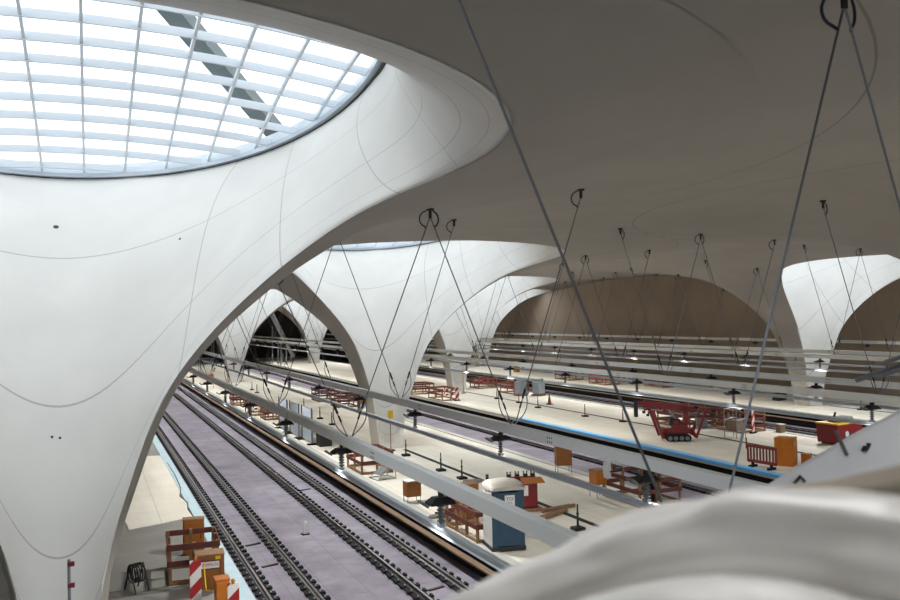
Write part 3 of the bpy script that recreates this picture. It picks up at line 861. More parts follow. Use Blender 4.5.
b = MB(); b.bbox((.30,-.60,1.05), (.06,.04,.16), 'black', .01); b.build('latch', dr)
bm = bmesh.new()
nx = 14; prof = [(-.62,1.98),(-.63,2.06),(-.58,2.16),(-.45,2.22),(-.2,2.26),(0,2.27),(.2,2.26),(.45,2.22),(.58,2.16),(.63,2.06),(.62,1.98)]
b = MB(); vs, fs = [], []; ny = 9
for i in range(ny):
    y = -.62+1.24*i/(ny-1); f = 1-.10*abs((i-(ny-1)/2)/((ny-1)/2))**4
    for x, z_ in prof: vs.append((x*f, y, 1.98+(z_-1.98)*(1-.55*abs((i-(ny-1)/2)/((ny-1)/2))**3)))
k = len(prof)
for i in range(ny-1):
    for j in range(k-1): fs.append((i*k+j, i*k+j+1, (i+1)*k+j+1, (i+1)*k+j))
fs += [tuple(range(k)), tuple(reversed(range((ny-1)*k, ny*k)))]
fs.append(tuple([i*k for i in range(ny)]+[i*k+k-1 for i in range(ny-1,-1,-1)]))
b.add(vs, fs, 'roof_white'); b.build('roof', root, autos=40)
b = MB(); b.tube([(-.42,.4,2.1),(-.42,.4,2.36)], .05, 'black', 10); b.build('vent_pipe', root)
tag(root, 'blue portable toilet with domed white roof on the second platform edge', 'toilet')
bm.free()
enclosure(12.55, 28.35, 1.1, 2.7, 'red-brown barrier enclosure just left of the blue toilet', npost=3)
c = cabinet(13.1, 30.6, .95, .5, 1.3, '', 'ochre', rz=R(5)); tag(c, 'ochre cabinet behind the barrier left of the blue toilet', 'cabinet')
warning_board(12.62, 31.7, R(10), 'red and white warning board by the grey sandbags', 1.0, .34)
bagm = None
for q, (dx, dy, dz, rz) in enumerate(((-.1,-.46,.09,.3),(.16,-.02,.09,1.5),(-.18,.36,.09,.1),(.0,-.05,.262,.7))):
    bb = MB(); bm = bmesh.new(); bmesh.ops.create_uvsphere(bm, u_segments=14, v_segments=9, radius=1)
    for v in bm.verts:
        x, y, z_ = v.co; e = .75
        v.co = Vector((math.copysign(abs(x)**e, x)*.25, math.copysign(abs(y)**e, y)*.16, math.copysign(abs(z_)**.9, z_)*.085))
    bm.verts.index_update(); bb.add([v.co for v in bm.verts], [[v.index for v in f.verts] for f in bm.faces], 'sandbag'); bm.free()
    o = bb.build('sandbag', None, (12.25+dx, 30.75+dy, dz), smooth=True, rz=rz)
    tag(o, ['grey sandbag of the pile by the warning board, nearest the viewer','grey sandbag of the pile by the warning board, on its right','grey sandbag of the pile by the warning board, at its back','grey sandbag lying on top of the pile by the warning board'][q], 'sandbag', 'sandbags piled by the toilet')
c = cabinet(12.3, 34.25, .62, .55, .62, '', 'ochre', legs=.28, top='white'); tag(c, 'ochre box on thin steel legs at the edge of the second platform', 'box')
# red tool trailer with clamps and an orange tray
root = empty('tool_station', (15.75, 30.9, 0), R(-12))
b = MB(); b.bbox((0,0,.62), (.95,.75,.95), 'red', .03); b.build('body', root)
b = MB(); b.box((0,0,.07), (1.3,.9,.10), 'wood'); b.build('pallet', root)
b = MB(); b.bbox((-.12,-.385,.82), (.42,.02,.40), 'white', .005); b.build('notice', root)
b = MB(); b.bbox((.25,-.45,1.22), (.85,.55,.05), 'orange', .01, rx=R(12)); b.build('tray', root)
b = MB(); b.box((-.05,.1,1.18), (1.1,.1,.08), 'dark_red'); b.bar((-.75,-.1,1.30), (.55,.25,1.22), .09, .08, 'dark_red'); b.build('boom', root)
for q, x in enumerate((-.55,-.22,.12,.42)):
    b = MB(); b.box((x,.12,1.34), (.16,.14,.10), 'black'); b.tube([(x-.05,.12,1.38),(x-.07,.12,1.50)], .03, 'grey', 6); b.tube([(x+.05,.12,1.38),(x+.07,.12,1.50)], .03, 'grey', 6); b.build('suction_clamp', root)
tag(root, 'red lifting device with grey clamps and orange tray behind the toilet', 'lifting device')
for q, (u, s, rz) in enumerate(((16.3,29.4,.5),(16.9,30.2,.2))):
    b = MB(); b.box((0,0,.06), (1.7,.12,.12), 'wood'); b.box((0,.16,.05), (1.5,.10,.10), 'wood')
    tag(b.build('timber', None, (u, s, .018), rz=rz), ['pair of squared timbers lying right of the red lifting device','pair of squared timbers lying farther right on the grey floor'][q], 'timber')
c = cabinet(21.1, 37.1, .75, .5, .95, '', 'ochre', legs=.38, rz=R(-14)); tag(c, 'ochre cabinet on a steel stand at the far edge of the second platform', 'cabinet')
enclosure(20.9, 30.4, 1.9, 2.6, 'cluttered red-brown barrier enclosure in front of the white tarpaulin', npost=2)
c = cabinet(19.6, 31.6, .5, .6, .55, '', 'orange', legs=.55, top='wood'); tag(c, 'orange box on legs at the corner of the cluttered enclosure', 'box')
root = empty('pump_unit', (21.1, 29.9, 0), .2)
b = MB(); b.bbox((0,0,1.15), (.42,.35,.42), 'black', .03); b.build('motor', root)
b = MB(); b.box((-.1,-.3,.72), (.09,.09,1.42), 'wood'); b.build('prop', root)
b = MB(); b.bbox((0,0,.48), (.5,.4,.92), 'black', .02); b.build('tank', root)
b = MB(); b.bbox((-.42,.0,.55), (.26,.26,.14), 'green', .02); b.build('can', root)
tag(root, 'black pump with a timber prop inside the cluttered enclosure', 'pump')
enclosure(13.05, 42.6, 1.55, 2.5, 'red-brown barrier enclosure in front of the second-platform chalice', npost=2)
# white steel A-frame
root = empty('steel_trestle', (12.9, 40.05, 0), R(8))
for y in (-.45,.45):
    b = MB(); b.tube([(-.5,y,.03),(.5,y,.03)], .022, 'steel', 6); b.tube([(.48,y,.03),(.48,y,1.05)], .022, 'steel', 6); b.tube([(-.45,y,.03),(.48,y,.8)], .018, 'steel', 6); b.build('side_frame', root)
for x, z_ in ((-.5,.03),(.5,.03),(.48,1.05)):
    b = MB(); b.tube([(x,-.45,z_),(x,.45,z_)], .02, 'steel', 6); b.build('crossbar', root)
b = MB(); b.bbox((-.05,0,.36), (.5,.7,.05), 'grey', .01, ry=R(-38)); b.build('plate', root)
tag(root, 'pale steel tube trestle beside the barrier by the second-platform chalice', 'trestle')
# sign poles at chalices
def notice_pole(u, s, label):
    root = empty('notice_post', (u, s, 0))
    b = MB(); b.box((0,0,.03), (.4,.4,.06), 'rubber'); b.build('base', root)
    b = MB(); b.tube([(0,0,0),(0,0,1.9)], .03, 'wood', 6); b.build('pole', root)
    b = MB(); b.bbox((0,-.04,2.1), (.32,.02,.46), 'yellow', .004); b.build('notice', root)
    return tag(root, label, 'sign post')
notice_pole(16.0, 48.0, 'yellow notice on a post at the foot of the second-platform chalice')
notice_pole(34.2, 79.6, 'yellow notice on a tall post before the third-platform chalice')
# grey sheet fence
for q, (s, lab) in enumerate(((60.6,'grey sheet fence panel at the far end of the fence row'),(57.3,'grey sheet fence panel in the middle of the fence row'),(54.0,'grey sheet fence panel nearest the viewer with a black bin'))):
    root = empty('fence_panel', (12.45+.06*q, s, 0), R(0))
    b = MB(); b.box((0,0,1.12), (.04,2.72,2.0), 'panel'); b.build('sheet', root)
    for y in (-1.34,1.34):
        b = MB(); b.tube([(-.06,y,0),(-.06,y,2.25)], .03, 'black', 6); b.build('post', root)
        b = MB(); b.bbox((0,y,.05), (.75,.22,.10), 'rubber', .02); b.build('foot', root)
    b = MB(); b.tube([(0,-1.34,2.15),(0,1.34,2.15)], .025, 'steel', 6); b.build('top_rail', root)
    tag(root, lab, 'fence', 'grey sheet fence panels')
root = empty('waste_bin', (13.1, 51.95, 0)); b = MB(); b.box((0,0,.5), (.75,.75,1.0), 'black', taper=1.1); b.build('body', root); b = MB(); b.bbox((0,0,1.06), (.9,.9,.10), 'black', .02); b.build('lid', root)
tag(root, 'black waste bin at the near end of the grey fence row', 'bin')
for q, (u, s, wu, ls, lab, st_) in enumerate(((12.6,81.3,1.2,2.0,'red-brown barrier enclosure farthest along the near edge of the second platform',False),
        (12.6,72.3,1.3,2.6,'red and white barrier enclosure beyond the grey sheet fence',True),
        (13.0,68.2,1.2,1.8,'small red-brown barrier enclosure right behind the grey sheet fence',False),
        (20.3,80.6,1.5,2.6,'red-brown barrier enclosure far back on the right edge of the second platform',False),
        (20.6,74.4,1.7,2.6,'red-brown barrier enclosure beside an orange bin on the second platform',False))):
    enclosure(u, s, wu, ls, lab, striped=st_)
c = cabinet(21.9, 72.7, .6, .5, .75, '', 'orange', legs=.3, top='orange'); tag(c, 'orange bin beside the barrier on the right edge of the second platform', 'bin')
c = cabinet(12.75, 102.5, .75, .6, 1.0, '', 'orange', legs=.6, top='orange'); tag(c, 'orange box on legs far along the second platform edge', 'box')
# dark markers along the drainage channel
for q, (px, py) in enumerate([(252,390),(257,393),(304,409),(320,419),(332,425),(406,456),(441,471),(462,479),(578,530)]):
    g = at_z(px, py); marker(g.x, g.y, ordw(8-q)+' dark marker post from the viewer on the second platform', red=False, h=.8)
g = at_z(470,482); b = MB(); b.bbox((0,0,.05), (.8,.5,.09), 'sandbag', .02); tag(b.build('concrete_foot', None, (g.x+.1, g.y-.1, 0)), 'loose flat grey foot block beside a marker post', 'block')
for q, (px, py) in enumerate([(497,399),(519,403),(538,408),(585,416.7),(623,422)]):
    g = at_z(px, py); marker(g.x, g.y, ordw(4-q)+' red marker post from the right on the third platform', True, .8)
g = at_z(861,410); marker(g.x, g.y, 'slim grey marker post right of the chalice on the fourth platform', False, .9)
for q, (px, py) in enumerate([(397,456.5),(376,446)]):
    pass
# dark drainage channels
for q, (u, a, b_, lab) in enumerate(((16.85,24,48,'long dark drainage channel set in the second platform floor'),(34.95,30,82,'long dark drainage channel set in the third platform floor'),(53.5,36,52,'dark drainage channel set in the floor before the right chalice'))):
    b = MB(); b.sweep([(-.12,.002),(.12,.002),(.12,.014),(-.12,.014)], a, b_, 'rubber'); tag(b.build('drainage_channel', None, (u,0,0)), lab, 'channel')
root = empty('bollard', (8.04, 35.3, PITZ)); b = MB(); b.lathe((0,0,0), [(.10,0),(.10,.42),(.08,.5),(.03,.55)], 'white', 14); b.build('tube', root); b = MB(); b.box((0,0,.02), (.3,.3,.04), 'black'); b.build('base', root)
tag(root, 'short white bollard between the first two tracks', 'bollard')
for q, (px, py, lab) in enumerate(((253,545,'black lifting slot plate farther up the first track'),(270,566,'black lifting slot plate nearer the viewer on the first track'),(436,589,'black slot plate on the second track near the sheeting'),(305,490,'black slot plate far up the second track'))):
    g = at_z(px, py, PITZ); b = MB(); b.bbox((0,0,.02), (.62,.14,.04), 'black', .01); b.box((0,0,.042), (.4,.03,.01), 'tan'); tag(b.build('slot_plate', None, (g.x, g.y, PITZ+.002), rz=R(18)), lab, 'plate', 'slot plates on the track bed')

# ------------------------------------------------------------------ third platform
enclosure(30.4, 82.0, 2.3, 2.2, 'red-brown barrier enclosure left of the third-platform chalice')
enclosure(30.2, 75.0, 1.6, 3.4, 'red barrier enclosure with white striped boards before the third-platform chalice', striped=True)
enclosure(38.5, 84.2, 2.1, 2.2, 'orange-red barrier enclosure right of the third-platform chalice', red='barrier_red')
enclosure(38.3, 76.6, 1.5, 3.0, 'orange-red barrier enclosure beside the wrapped crates', red='barrier_red')
warning_board(30.7, 72.9, R(12), 'orange and white warning board at the near corner of the striped enclosure', 1.1, .4)
for q, (u, s, lab) in enumerate(((37.65,73.9,'left crate wrapped in blue-grey film on the third platform'),(39.05,73.0,'right crate wrapped in blue-grey film on the third platform'))):
    root = empty('wrapped_crate', (u, s, 0), R(12+9*q))
    b = MB(); b.box((0,0,.07), (.95,1.0,.14), 'wood'); b.build('pallet', root)
    b = MB(); b.bbox((0,0,.72), (.85,.9,1.1), 'panel', .08); b.build('wrapped_load', root)
    vs = [(-.42,-.47,1.2),(.05,-.48,1.65),(.42,-.47,1.2),(.42,.45,1.25),(0,.46,1.5),(-.42,.45,1.25)]
    b = MB(); b.add(vs, [(0,1,2),(3,4,5),(0,2,3,5),(1,4,3,2),(0,5,4,1)], 'panel'); b.build('film_peak', root)
    tag(root, lab, 'crate', 'film-wrapped crates')
g = at_z(549.5,404.5); root = empty('traffic_cone', (g.x, g.y, 0)); b = MB(); b.box((0,0,.03), (.45,.45,.06), 'rubber'); b.build('base', root); b = MB(); b.lathe((0,0,.06), [(.16,0),(.03,.85),(.0,.86)], 'barrier_red', 12); b.build('cone', root)
tag(root, 'single red traffic cone on the third platform', 'cone')
# red tracked mini crane
root = empty('mini_crane', (32.2, 43.0, 0), R(-26))
for y in (-.42,.42):
    b = MB(); pts = []
    prof = [(-.75,.22),(-.68,.06),(-.5,0),(.5,0),(.68,.06),(.75,.22),(.66,.38),(.5,.42),(-.5,.42),(-.66,.38)]
    k = len(prof); b.add([(x,y-.13,z_) for x,z_ in prof]+[(x,y+.13,z_) for x,z_ in prof], [tuple(range(k)), tuple(reversed(range(k,2*k)))]+[(i,i+k,(i+1)%k+k,(i+1)%k) for i in range(k)], 'rubber')
    tr = b.build('crawler_track', root)
    for x in (-.5,-.17,.17,.5):
        b = MB(); b.tube([(x,y-.15,.2),(x,y+.15,.2)], .13, 'grey', 10); b.build('wheel', tr)
b = MB(); b.bbox((0,0,.58), (1.7,.62,.30), 'red', .03); b.bbox((.15,0,.85), (.9,.55,.30), 'dark_red', .04); b.build('chassis', root)
b = MB(); b.bbox((-.15,0,1.12), (.62,.6,.36), 'black', .05); b.bbox((-.1,-.32,1.1), (.3,.06,.26), 'red', .02); b.build('engine', root)
b = MB(); b.bar((.55,0,.95), (.45,0,2.0), .26, .30, 'red'); b.build('mast', root)
b = MB(); b.bar((1.0,0,1.82), (-1.95,0,2.22), .26, .36, 'red'); b.bar((-1.7,0,2.18), (-2.3,0,2.26), .18, .24, 'dark_red'); bo = b.build('boom', root)
b = MB(); b.bbox((-2.38,0,1.9), (.22,.25,.95), 'black', .04); b.build('hook_block', bo)
b = MB(); b.tube([(.15,0,.95),(-.55,0,1.98)], .06, 'steel', 8); b.build('boom_cylinder', root)
for (x, sx) in ((-.75,-1),(.80,1)):
    for y in (-.34,.34):
        b = MB(); b.bar((x,y,.62), (x+sx*.18,y*1.9,.30), .14, .15, 'red'); b.bar((x+sx*.18,y*1.9,.22), (x+sx*.75,y*2.2,1.85), .13, .15, 'red'); b.bar((x+sx*.75,y*2.2,1.85), (x+sx*1.05,y*2.2,1.75), .11, .12, 'red')
        lg = b.build('outrigger_leg', root)
        b = MB(); b.box((x+sx*1.05,y*2.2,1.62), (.16,.16,.14), 'black'); b.build('foot_pad', lg)
b = MB(); b.bbox((1.45,0,1.05), (.6,.55,.5), 'grey', .03); b.box((1.75,.0,.72), (1.0,.9,.05), 'steel'); b.build('control_platform', root)
tag(root, 'red tracked mini crane with folded legs on the third platform', 'crane')
root = empty('mesh_cage', (35.9, 42.3, 0), R(20))
for x in (-.5,.5):
    for y in (-.4,.4):
        b = MB(); b.tube([(x,y,0),(x,y,1.75)], .03, 'steel', 6); b.build('post', root)
for z_ in (.4,1.1,1.72):
    b = MB()
    for y in (-.4,.4): b.tube([(-.5,y,z_),(.5,y,z_)], .022, 'steel', 6)
    for x in (-.5,.5): b.tube([(x,-.4,z_),(x,.4,z_)], .022, 'steel', 6)
    b.build('rail_ring', root)
b = MB(); b.bbox((0,0,.75), (.9,.7,.6), 'tan', .03); b.build('load', root)
tag(root, 'grey steel cage with brown load right behind the red crane', 'cage')
enclosure(37.2, 48.3, 2.6, 3.4, 'dark red barrier enclosure behind the steel cage and the crane', boards=3, h=1.3)
enclosure(38.3, 44.6, 1.9, 2.2, 'red barrier enclosure with a striped board right of the crane', boards=3, h=1.35, red='barrier')
warning_board(38.0, 43.1, R(25), 'red and white warning board on the barrier right of the crane', 1.45, .36)
# red plastic pedestrian barrier
ga, gb = at_z(750,467), at_z(779,472)
d = Vector((gb.x-ga.x, gb.y-ga.y, 0)); L = d.length; rz = math.atan2(d.y, d.x)
root = empty('pedestrian_barrier', ((ga.x+gb.x)/2+.1, (ga.y+gb.y)/2+.25, 0), rz)
Wb = 1.75
b = MB(); b.bbox((0,0,1.02), (Wb,.07,.14), 'barrier_red', .03); b.bbox((0,0,.30), (Wb,.07,.16), 'barrier_red', .03)
for x in (-Wb/2+.04, Wb/2-.04): b.bbox((x,0,.66), (.10,.07,.80), 'barrier_red', .03)
b.build('frame', root)
for k in range(8):
    b = MB(); b.bbox((-Wb/2+.22+k*(Wb-.44)/7,0,.66), (.085,.05,.62), 'barrier_red', .015); b.build('bar', root)
for x in (-.55,.55):
    b = MB(); b.bbox((x,0,.06), (.14,.55,.12), 'rubber', .03); b.bbox((x,0,.17), (.12,.10,.16), 'rubber', .01); b.build('foot', root)
b = MB(); b.bbox((-Wb/2-.05,0,1.12), (.06,.06,.55), 'barrier_red', .01); b.build('hook_post', root)
tag(root, 'red plastic pedestrian barrier with upright bars left of the ochre cabinet', 'barrier')
c = cabinet(31.6, 33.6, .85, .85, 1.32, '', 'orange', rz=R(30), top='orange'); tag(c, 'ochre-yellow cabinet right of the red plastic barrier', 'cabinet')
c = cabinet(32.5, 33.2, .4, .4, .5, '', 'orange', rz=R(30), top='orange', name='box'); tag(c, 'low orange box at the foot of the ochre-yellow cabinet', 'box')
root = empty('skip_container', (40.9-1.6, 37.6, 0), R(8))
b = MB(); b.box((0,0,.62), (2.1,1.3,1.05), 'dark_red', taper=1.06); b.build('tub', root)
b = MB(); b.bbox((0,0,1.18), (2.25,1.45,.08), 'yellow', .02); b.build('rim', root)
for x in (-.7,.7):
    b = MB(); b.box((x,0,.05), (.18,1.2,.10), 'black'); b.build('skid', root)
b = MB(); b.tube([(-.3,-.69,.6),(-.3,-.72,.6)], .16, 'pale_film', 14); b.build('round_mark', root)
b = MB(); b.bbox((.1,0,1.35), (1.3,.8,.3), 'grey', .08); b.tube([(-.5,0,1.4),(-.3,0,1.75)], .06, 'black', 8); b.build('load', root)
tag(root, 'dark red container with yellow rim at the edge of the white tarpaulin', 'container')
# blue film on the edge of the third platform, pieces end to end
for k in range(11):
    a = 29.5+2.55*k
    b = MB(); b.bbox((29.33, a+1.26, .045), (.44, 2.5, .05), 'blue_film', .012); b.box((29.12, a+1.26, -.02), (.03, 2.5, .13), 'blue_film')
    tag(b.build('protective_strip'), '%s blue film strip from the viewer on the third platform edge' % ordw(k), 'strip', 'blue film strips along the third platform edge')
b = MB(); b.bar((29.05,57.75,.10), (28.6,58.2,-.5), .3, .03, 'blue_film'); tag(b.build('loose_film'), 'loose end of blue film hanging over the third platform edge', 'film')
g = at_z(611,430); 
root = empty('junction_box', (39.6, 42.5, 0)); b = MB(); b.bbox((0,0,.25), (.4,.4,.5), 'tan', .02); b.build('body', root); b = MB(); b.bbox((0,0,.52), (.44,.44,.05), 'white', .01); b.build('lid', root)
tag(root, 'small pale box alone at the far edge of the third platform', 'box')

# ------------------------------------------------------------------ fourth platform
for q, (px, py, wu, ls, lab, cl) in enumerate(((569,379.5,1.8,3.2,'dark red barrier enclosure in front of the pale wall on the fourth platform','barrier'),
        (604,384,1.7,3.2,'bright red barrier enclosure beside the long black cable on the fourth platform','barrier_red'),
        (624,381,1.5,2.2,'dark red barrier enclosure right of the bright red one on the fourth platform','barrier'),
        (659,386.5,1.3,3.0,'low red barrier enclosure farthest right on the fourth platform','barrier'),
        (424,352,1.6,2.2,'faint red barrier enclosure far off left of the third-platform chalice','barrier'))):
    if q == 4: continue
    g = at_z(px, py); enclosure(g.x, g.y, wu, ls, lab, red=cl)
root = empty('barrel', (52.5, 104.2, 0)); b = MB(); b.lathe((0,0,0), [(.42,0),(.42,1.15),(.36,1.25)], 'orange', 16); b.build('drum', root); b = MB(); b.lathe((0,0,1.25), [(.36,0),(.36,.12),(.15,.2)], 'yellow', 16); b.build('lid', root)
tag(root, 'orange-yellow barrel far back on the fourth platform', 'barrel')
notice_pole(56.5, 82.5, 'yellow notice on a post in front of the brown wall')
root = empty('pallet_stack', (53.6, 57.5, 0), .3)
for q, (x, z_, h_) in enumerate(((-.4,.3,.6),(.3,.45,.9),(.05,1.0,.3))):
    b = MB(); b.bbox((x,0,z_), (.6,.6,h_), 'black', .04); b.build('bundle', root)
tag(root, 'black bundles stacked left of the right chalice', 'bundle')
b = MB(); b.bbox((0,0,0), (.5,.05,1.9), 'white', .01); tag(b.build('wall_panel', None, (62.18, 62.0, 4.2), rz=R(90)), 'small white panel fixed on the brown wall', 'panel')

# ------------------------------------------------------------------ far, dark end of the hall
root = empty('conveyor', (30.5, 150, 0), R(-20))
b = MB(); b.bar((0,-9,8.6), (1.2,7,1.0), .6, .5, 'steel'); b.build('belt_frame', root)
for y, h_ in ((-6,6.6),(0,4.2),(5,1.6)):
    for x in (-.5,.9):
        b = MB(); b.tube([(x,y,0),(x+.1,y,h_)], .1, 'steel', 6); b.build('strut', root)
tag(root, 'pale inclined conveyor in the dark far end of the hall', 'conveyor')
root = empty('site_container', (3.0, 132.0, 0))
b = MB(); b.bbox((0,0,1.45), (2.5,6,2.6), 'tan', .05); b.build('body', root); b = MB(); b.box((0,-3.02,1.4), (2.1,.06,2.3), 'wood'); b.build('door', root)
tag(root, 'brown site container standing far off on the left platform', 'container')
root = empty('scaffold_tower', (16.5, 137.0, 0))
for x in (-1,1):
    for y in (-1.2,1.2):
        b = MB(); b.tube([(x,y,0),(x,y,6.5)], .07, 'steel', 6); b.build('standard', root)
for z_ in (2,4,6):
    b = MB()
    for y in (-1.2,1.2): b.tube([(-1,y,z_),(1,y,z_)], .05, 'steel', 6)
    b.box((0,0,z_), (2,2.4,.06), 'wood'); b.build('deck', root)
tag(root, 'steel scaffold tower in the dark behind the second-platform chalices', 'scaffold')

root = empty('warning_lamp', tuple(at_d(607,467,17.2)))
b = MB(); b.lathe((0,0,-.22), [(.02,0),(.07,.02),(.085,.16),(.07,.36),(.02,.44)], 'white', 12); b.build('housing', root)
b = MB(); b.lathe((.05,-.02,-.16), [(.02,0),(.05,.02),(.05,.2),(.02,.22)], 'orange', 10); b.build('lens', root)
q = at_d(622,470,16.9)-at_d(607,467,17.2)
b = MB(); b.tube([Vector((0,0,-.1)), q], .014, 'black', 6); b.build('arm', root)
tag(root, 'white lamp with orange lens on an arm beside an insulator hood', 'lamp')
# ------------------------------------------------------------------ foreground: sheeted parapet, dust sheet over the rail, tarpaulin, tubes
from mathutils import noise as mnoise
def sheet(name, rows, mt, thick=.012, sub=1, wr=0.0, ws=3.0, seed=0.0, sm=.8):
    P = [[Vector(p) for p in r] for r in rows]
    n, m_ = len(P), len(P[0])
    bm = bmesh.new(); vv = [[bm.verts.new(p) for p in r] for r in P]
    for i in range(n-1):
        for j in range(m_-1): bm.faces.new((vv[i][j], vv[i][j+1], vv[i+1][j+1], vv[i+1][j]))
    if sub: bmesh.ops.subdivide_edges(bm, edges=list(bm.edges), cuts=sub, use_grid_fill=True, smooth=sm)
    bm.normal_update()
    if wr:
        for v in bm.verts:
            q = (v.co-ax*v.co.dot(ax)*.62)*ws+Vector((seed,seed*2,0)); v.co += v.normal*wr*(mnoise.noise(q)+.5*mnoise.noise(q*2.3))
    me = bpy.data.meshes.new(name); bm.to_mesh(me); bm.free()
    me.materials.append(M[mt]); me.polygons.foreach_set('use_smooth', [True]*len(me.polygons))
    o = bpy.data.objects.new(name, me); C.objects.link(o)
    md = o.modifiers.new('thickness', 'SOLIDIFY'); md.thickness = thick; md.offset = 0
    return o
ax = (R0*1.0).normalized()
# parapet wrapped in white sheeting: crest follows the wall's top, sides fall away on both sides
crest = [(385,660,1.8),(432,612,1.74),(473,589,1.7),(513,567,1.66),(553,550,1.62),(600,530,1.55),(640,516,1.5),(680,506,1.45),(720,498,1.4),(760,495,1.36),(833,497,1.28),(880,501,1.22),(930,507,1.18),(1010,520,1.12)]
CP = [at_d(*c) for c in crest]
rows = []
ax = Vector((CP[-1].x-CP[3].x, CP[-1].y-CP[3].y, 0)).normalized(); back = Vector((-ax.y, ax.x, 0))
if back.dot(F_) < 0: back = -back
for dist, drop in ((.36,-.95),(.30,-.45),(.22,-.16),(.10,-.03),(.03,.0),(-.03,-.015),(-.06,-.08),(-.05,-.135),(-.09,-.15),(-.15,-.115),(-.20,-.125),(-.225,-.20),(-.22,-.26),(-.28,-.25),(-.35,-.245),(-.41,-.42),(-.45,-.95)):
    rows.append([p+back*dist+Vector((0,0,drop)) for p in CP])
o = sheet('parapet_sheeting', rows, 'film', .01, 3, .040, 5.5, 3.1, .3)
tag(o, 'rumpled white plastic sheeting over the parapet, blurred in the foreground', 'sheeting')
# the parapet under it
b = MB()
pl = [p+Vector((0,0,-.36)) for p in CP]
vs = []
for p in pl:
    for dd in (.16,-.24):
        q = p+back*dd; vs += [q, Vector((q.x,q.y,0.0))]
k = len(pl); fs = []
for i in range(k-1):
    a, c = i*4, (i+1)*4
    fs += [(a,c,c+2,a+2),(a+1,a+3,c+3,c+1),(a,a+1,c+1,c),(a+2,c+2,c+3,a+3)]
fs += [(0,2,3,1),((k-1)*4,(k-1)*4+1,(k-1)*4+3,(k-1)*4+2)]
b.add(vs, fs, 'wall'); struct(b.build('wall_parapet'))
# dust sheet folded over a guard rail behind the parapet
rail_pts = [(700,499,2.42),(715,497,2.36),(735,495,2.26),(765,491.5,2.13),(800,486,2.0),(850,478.5,1.85),(900,470,1.72),(970,455,1.58),(1040,437,1.46)]
hh = [.004,.008,.016,.028,.04,.05,.06,.07,.08]
RP = [at_d(*c) for c in rail_pts]
rows = []
for f, bk in ((-1.9,.03),(-1.0,.05),(-.3,.05),(0,.03),(.12,0),(0,-.03),(-.3,-.06),(-1.0,-.065),(-1.9,-.05)):
    rows.append([p+back*bk+Vector((0,0,f*h_)) for p, h_ in zip(RP, hh)])
o = sheet('dust_sheet', rows, 'dust_sheet', .006, 2, .006, 5.0, 7.0)
tag(o, 'brownish dust sheet draped along the guard rail behind the white sheeting', 'sheeting')
b = MB(); b.tube([p+Vector((0,0,-.02)) for p in RP], .006, 'steel', 8)
for p in (RP[7], RP[8]): b.tube([p+Vector((0,0,-.03)), Vector((p.x, p.y, .0))], .012, 'steel', 8)
tag(b.build('guard_rail'), 'steel guard rail under the brownish dust sheet', 'railing')
# white tarpaulin of a covered scaffold, sloping down to the left
top = [(690,528,5.7),(755,488,5.6),(800,462,5.5),(850,434,5.4),(900,407,5.3),(960,374,5.2),(1040,330,5.1)]
TP = [at_d(*c) for c in top]
slope = (-F_*.9+Vector((0,0,-1.0))+R0*.05).normalized()
rows = []
for dd, lift in ((-.05,-.9),(0,-.02),(.015,0),(.16,0),(.5,-.01),(1.0,.0),(1.6,-.02),(2.3,0)):
    rows.append([p+slope*dd+Vector((0,0,lift if dd < .2 and lift < -.5 else lift)) for p in TP])
o = sheet('tarpaulin', rows, 'tarp', .008, 3, .02, 1.7, 5.5)
tag(o, 'white tarpaulin sloping down to the left over a covered scaffold', 'tarpaulin')
def on_tarp(px, py, off=.02):      # point on the tarpaulin plane
    n = (TP[5]-TP[1]).cross(slope).normalized(); d = ray(px, py); t = (TP[1]-CAM).dot(n)/d.dot(n)
    nn = n if n.dot(F_) < 0 else -n
    return CAM+d*t+nn*off
pa, pb = on_tarp(840.5,437.5,.07), on_tarp(848.5,457,.03)
b = MB(); b.tube([pa+(pa-pb)*.1, pb], .011, 'cable', 8); tag(b.build('rod'), 'short grey rod sticking out of the white tarpaulin', 'rod')
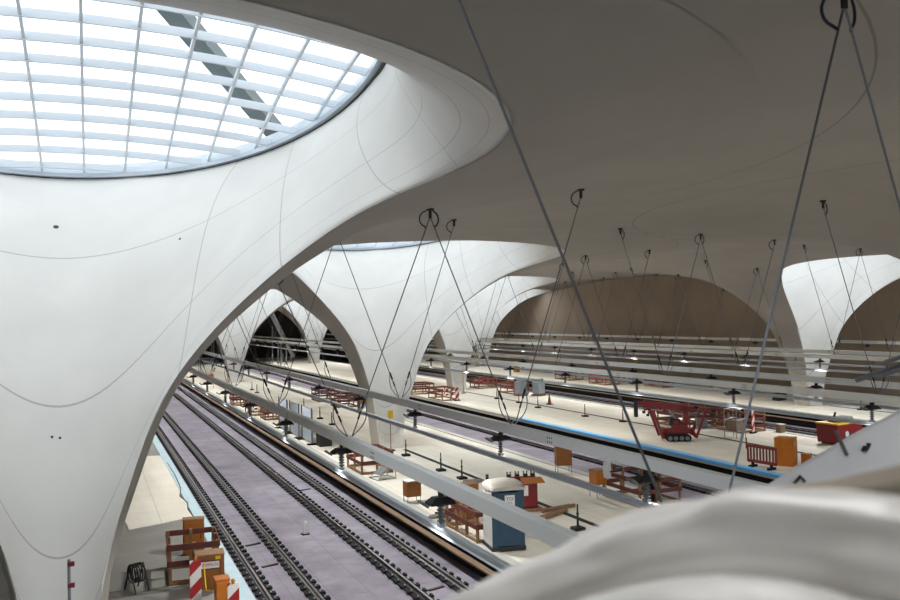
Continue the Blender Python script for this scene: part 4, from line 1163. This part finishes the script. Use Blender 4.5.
a1, a2, a3 = on_tarp(795,485), on_tarp(801.5,477.5), on_tarp(806,483)
b = MB(); b.tube([a1, a2, a3], .011, 'black', 6); tag(b.build('strap'), 'black angled strap on the lower left of the tarpaulin', 'strap')
p = on_tarp(868,449); b = MB(); b.bbox((0,0,0), (.05,.03,.024), 'black', .006); b.bbox((.015,0,.012), (.02,.03,.03), 'black', .006); b.bbox((-.02,0,-.012), (.03,.03,.018), 'black', .005)
tag(b.build('tarp_clip', None, tuple(p)), 'small black clip on the tarpaulin below the tubes', 'clip')
b = MB()      # scaffold carrying the tarpaulin
for p in (TP[1], TP[4], TP[6]):
    b.tube([Vector((p.x,p.y,PITZ if p.x < 11.8 and p.x > 4.4 else 0)), p+Vector((0,0,-.16))+F_*.10], .024, 'steel', 8)
b.tube([TP[1]+Vector((0,0,-.16))+F_*.10, TP[6]+Vector((0,0,-.16))+F_*.10], .024, 'steel', 8)
tag(b.build('covered_scaffold'), 'steel scaffold frame under the white tarpaulin', 'scaffold')
# three scaffold tubes at the right border and the standard that carries them
tubes = (((856,380.5,9.6),(960,344,8.9),'longest scaffold tube pointing in at the right border'),((879,376.5,9.4),(960,349,8.8),'middle scaffold tube lying just over the longest at the right border'),((884.5,362.5,9.5),(960,337,8.9),'uppermost short scaffold tube at the right border'))
ends = []
for a, c, lab in tubes:
    A, B = at_d(*a), at_d(*c); b = MB(); b.tube([A, B], .026, 'steel', 12, cap=False)
    d = (B-A).normalized(); b.tube([A+d*.01, A+d*.02], .021, 'black', 12)
    tag(b.build('scaffold_tube'), lab, 'tube', 'scaffold tubes at the right border'); ends.append((A+B*2)/3 if False else B-d*.25)
root = empty('scaffold_standard', (ends[0].x, ends[0].y+.07, PITZ))
b = MB(); b.tube([(0,0,0),(0,0,ends[2].z+1.0-PITZ)], .024, 'steel', 10); b.build('upright', root)
for e in ends:
    b = MB(); b.bbox((e.x-ends[0].x, e.y-ends[0].y-.03, e.z-PITZ), (.09,.10,.09), 'black', .01); b.build('coupler', root)
tag(root, 'upright scaffold tube just outside the right border', 'scaffold')
